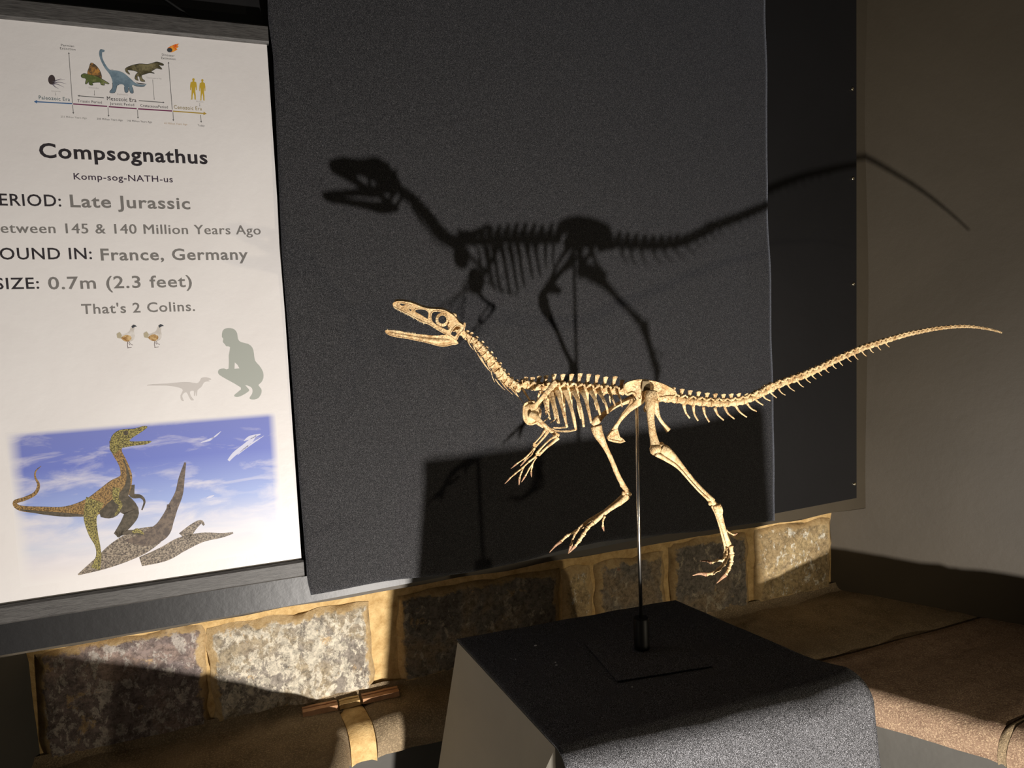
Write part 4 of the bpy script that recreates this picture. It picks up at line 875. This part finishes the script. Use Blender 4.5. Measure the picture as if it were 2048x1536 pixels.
for segs, wd, of, cf in [([(480, 950), (430, 1030), (375, 1110), (330, 1165)], [20, 15, 16, 6], [-.031] * 4, 2), ([(490, 960), (440, 1020), (370, 1085), (290, 1140), (228, 1192)], [20, 16, 16, 18, 6], [-.029, -.028, -.027, -.026, -.026], 3), ([(495, 965), (455, 1040), (400, 1090), (340, 1160)], [18, 14, 14, 5], [-.034] * 4, 2)]: digit('finger', Z5, segs, wd, of, 5.484, cf)
# pelvis
def flatbone(name, T, poly, off, thick, rim, sc_=2, label=None, bulge=0):
    Pp = cat(poly, sc_, True); P = [S(*T(x, y), off) for x, y in Pp]; mb = MB(); mb.prism(P, SN * (-thick if off >= 0 else thick)); mb.tube([*P, P[0]], rim, 6, None, SN, .0004, False)
    o = mb.build(name, BONE, skel, True, 50)
    if label: o['label'] = label
    return o
IL = [(370, 300), (382, 262), (430, 236), (510, 218), (600, 222), (700, 238), (790, 268), (860, 305), (912, 338), (922, 378), (880, 396), (820, 396), (765, 410), (735, 402), (718, 352), (640, 338), (590, 345), (560, 380), (545, 420), (515, 420), (490, 372), (450, 352), (405, 372), (380, 350)]
for s_ in (1, -1):
    il = flatbone('ilium', Z6, IL, .013 * s_, .0045, .0022)
    if s_ > 0:
        for (x, y, rx, rz) in ((450, 305, .011, .004), (760, 330, .016, .006), (500, 270, .012, .004)):
            mb = MB()
    st_ = MB(); st_.prism([S(*Z6(x, y), .0165 * s_) for x, y in ((565, 228), (640, 230), (646, 338), (590, 345), (552, 330))], SN * (.0015 * s_)); st_.build('clamp_strap', STRAP, il, False)
sac = [(470, 350), (560, 370), (650, 385), (740, 398)]; SP = [S(*Z6(x, y + 10)) for x, y in sac]
for i in range(3): vertebra(SP[i], SP[i + 1], .0062, .014, .005, .006, .011, 'sacral_vertebra')
bone('pubis', Z6, [(565, 395), (540, 440), (440, 520), (350, 620), (290, 700), (255, 775)], [95, 90, 62, 40, 44, 80], [.010, .010, .008, .006, .003, 0], 5.389, 10, .45)
flatbone('pubic_boot', Z6, [(190, 832), (230, 775), (290, 745), (312, 830), (345, 850), (372, 875), (330, 885), (250, 872), (205, 858)], .002, .006, .002, 1)
bone('pubis', Z6, [(460, 420), (420, 500), (350, 590), (300, 680), (255, 770)], [50, 36, 30, 30, 50], [-.012, -.010, -.008, -.004, -.002], 5.389, 8, .6)
bone('ischium', Z6, [(700, 440), (715, 540), (745, 620), (790, 690), (845, 760)], [80, 66, 40, 42, 62], [.008, .008, .006, .003, .001], 5.389, 10, .55)
bone('ischium', Z6, [(640, 460), (600, 520), (600, 560)], [60, 50, 24], [-.010, -.010, -.010], 5.389, 8, .55)
# near leg
bone('femur', Z6, [(652, 345), (655, 400), (652, 500), (655, 620), (668, 740), (690, 860), (710, 950)], [128, 132, 96, 78, 76, 88, 122], [.022, .026, .032, .036, .038, .040, .042], 5.389, 14, .8)
mb = MB(); mb.blob(S(*Z6(705, 965), .043), .0095, .010, .009, 12, .001); mb.blob(S(*Z6(768, 925), .040), .0055, .008, .006, 10, .001); mb.build('knee_joint', BONE, skel)
bone('tibia', ZL, [(1110, 165), (1150, 190), (1215, 245), (1290, 320), (1380, 425), (1470, 520), (1555, 610)], [100, 116, 92, 60, 46, 44, 62], [.043, .044, .045, .046, .047, .048, .049], 4.267, 14, .8)
bone('fibula', ZL, [(1075, 205), (1150, 245), (1260, 320), (1350, 420), (1440, 520), (1530, 600)], [40, 34, 22, 17, 17, 22], [.050, .052, .053, .053, .053, .053], 4.267, 8, .8)
def ankle(T, x, y, off, r_=.0055):
    mb = MB(); mb.blob(S(*T(x, y), off), r_, r_ * .9, r_ * .8, 10, .001); mb.blob(S(*T(x + 26, y + 12), off), r_ * .7, r_ * .8, r_ * .6, 8, .0008); mb.blob(S(*T(x - 24, y + 4), off + .003), r_ * .6, r_ * .6, r_ * .7, 8, .0008); mb.build('ankle_bone', BONE, skel)
ankle(ZL, 1560, 622, .049)
bone('metatarsal', ZL, [(1595, 640), (1610, 700), (1640, 800), (1670, 900), (1700, 985)], [72, 62, 44, 40, 50], .052, 4.267, 10, .7); bone('metatarsal', ZL, [(1560, 640), (1590, 700), (1620, 800), (1645, 900), (1668, 970)], [44, 42, 34, 30, 40], .045, 4.267, 10, .7); bone('metatarsal', ZL, [(1580, 660), (1612, 740), (1650, 850), (1680, 960)], [36, 30, 30, 36], .040, 4.267, 8, .7)
bone('splint_bone', ZL, [(1625, 650), (1636, 700), (1630, 745)], [24, 26, 14], .055, 4.267, 8, .7)
digit('dewclaw', ZL, [(1672, 855), (1710, 880), (1742, 896), (1773, 880)], [18, 14, 16, 6], [.050] * 4, 4.267, 2)
digit('toe', ZL, [(1712, 985), (1722, 1060), (1718, 1130), (1695, 1185), (1668, 1235), (1630, 1270), (1592, 1308)], [46, 42, 36, 34, 32, 22, 6], [.054, .056, .058, .060, .062, .063, .064], 4.267, 4)
digit('toe', ZL, [(1690, 1000), (1690, 1070), (1660, 1140), (1610, 1190), (1560, 1222), (1505, 1232), (1450, 1225), (1388, 1242)], [40, 36, 34, 34, 32, 30, 26, 6], [.046] * 8, 4.267, 5)
digit('toe', ZL, [(1668, 970), (1668, 1050), (1650, 1115), (1595, 1110), (1550, 1135), (1510, 1118), (1450, 1118)], [38, 32, 30, 24, 22, 20, 5], [.042, .038, .034, .030, .026, .022, .020], 4.267, 4)
# far leg
bone('femur', Z6, [(470, 400), (400, 440), (300, 480), (215, 535), (130, 600), (75, 650), (30, 700)], [70, 70, 52, 50, 66, 92, 76], [-.020, -.026, -.030, -.034, -.036, -.038, -.040], 5.389, 12, .8)
bone('tibia', Z5, [(1165, 720), (1180, 790), (1230, 890), (1275, 975), (1330, 1090), (1400, 1260), (1465, 1380), (1500, 1440)], [130, 120, 84, 58, 54, 56, 60, 66], [-.040] * 8, 5.484, 14, .8)
bone('fibula', Z5, [(1240, 860), (1300, 1010), (1380, 1220), (1440, 1390)], [26, 18, 16, 20], [-.044] * 4, 5.484, 8, .8)
ankle(ZL, 822, 535, -.040, .0058)
bone('metatarsal', ZL, [(835, 560), (780, 610), (700, 665), (620, 725), (545, 790)], [64, 54, 40, 38, 44], -.038, 4.267, 10, .7); bone('metatarsal', ZL, [(800, 560), (730, 620), (640, 690), (550, 745), (480, 790), (420, 845)], [46, 40, 34, 34, 34, 36], -.046, 4.267, 10, .7); bone('metatarsal', ZL, [(790, 590), (700, 655), (600, 715), (520, 775)], [34, 30, 28, 30], -.052, 4.267, 8, .7)
digit('dewclaw', ZL, [(640, 735), (622, 775), (622, 825), (632, 864)], [22, 18, 20, 6], [-.034] * 4, 4.267, 2)
digit('toe', ZL, [(540, 790), (490, 835), (455, 890), (420, 945), (385, 990), (330, 1052)], [44, 38, 38, 34, 26, 6], [-.036] * 6, 4.267, 4)
digit('toe', ZL, [(420, 845), (385, 885), (365, 940), (350, 985), (326, 1055)], [30, 26, 26, 24, 6], [-.046] * 5, 4.267, 3)
digit('toe', ZL, [(455, 820), (390, 865), (310, 905), (265, 950), (215, 990), (166, 1045)], [32, 28, 28, 26, 22, 5], [-.055] * 6, 4.267, 3)
# tail
tl = [Z6(740, 408), Z6(830, 416), Z6(925, 426), Z6(1015, 438), Z6(1105, 448), Z6(1200, 458), Z6(1295, 466), Z6(1385, 468), Z6(1475, 468), Z6(1565, 460), Z6(1650, 444), Z6(1735, 415), Z6(1815, 378), Z6(1895, 340), Z6(1975, 305)]
tt = cat([ZT_(x, y) for x, y in ((187, 650), (300, 605), (400, 570), (500, 530), (600, 485), (700, 432), (800, 388), (900, 346), (1000, 314), (1100, 282), (1200, 253), (1300, 231), (1400, 212), (1500, 200), (1600, 193), (1700, 198), (1800, 214), (1885, 236))], 12)
step, acc, last = 14.5, 0, tl[-1]
for p in tt:
    if math.hypot(p[0] - last[0], p[1] - last[1]) >= step: tl.append(p[:2]); last = p; step = max(7.5, step * .975)
tl.append(ZT_(1888, 237)); TPs = [S(*p) for p in tl]; nT = len(TPs) - 1
for i in range(nT):
    t = i / nT; r_ = .0056 * (1 - t) ** .75 + .0009
    sp = .0085 if i < 11 else 0; 
    vertebra(TPs[i], TPs[i + 1], r_, [.014, .013, .0125, .012, .0115, .011, .0105, .010, .010, .009, .005][i] if i < 11 else None, .0042, r_ * (.62 if i < 11 else .8), (.008 * (1 - i / 14) if i < 12 else 0), 'caudal_vertebra', sp_back=.05)
CH6 = [[(1010, 475), (1030, 560), (1075, 628)], [(1112, 482), (1125, 580), (1165, 655)], [(1222, 505), (1240, 590), (1285, 668)], [(1345, 512), (1378, 590), (1442, 648)], [(1450, 505), (1490, 580), (1557, 634)], [(1568, 492), (1615, 560), (1690, 615)], [(1688, 462), (1735, 520), (1796, 555)], [(1778, 412), (1815, 455), (1868, 486)], [(1858, 375), (1895, 415), (1945, 441)], [(1942, 340), (1970, 375), (2012, 406)]]
for i, P in enumerate(CH6): bone('chevron', Z6, P, [46 - 2.5 * i, 24 - i * .8, 20 - i], [0, 0, 0], 5.389, 8, .5, 4)
CT = [(345, 610, 395, 657), (415, 582, 460, 628), (472, 555, 508, 597), (518, 537, 550, 570), (565, 510, 592, 546), (615, 490, 643, 524), (666, 462, 695, 495), (716, 437, 742, 473), (773, 412, 803, 444), (825, 392, 853, 430), (880, 368, 912, 405), (935, 345, 965, 380), (990, 325, 1017, 360), (1050, 305, 1078, 340), (280, 642, 328, 686)]
for i, (a, b, c, d) in enumerate(CT): bone('chevron', ZT_, [(a - 3, b - 4), (a + (c - a) * .35, b + (d - b) * .55), (c, d)], [18, 9, 6], [0, 0, 0], 3.606, 6, .6, 3)
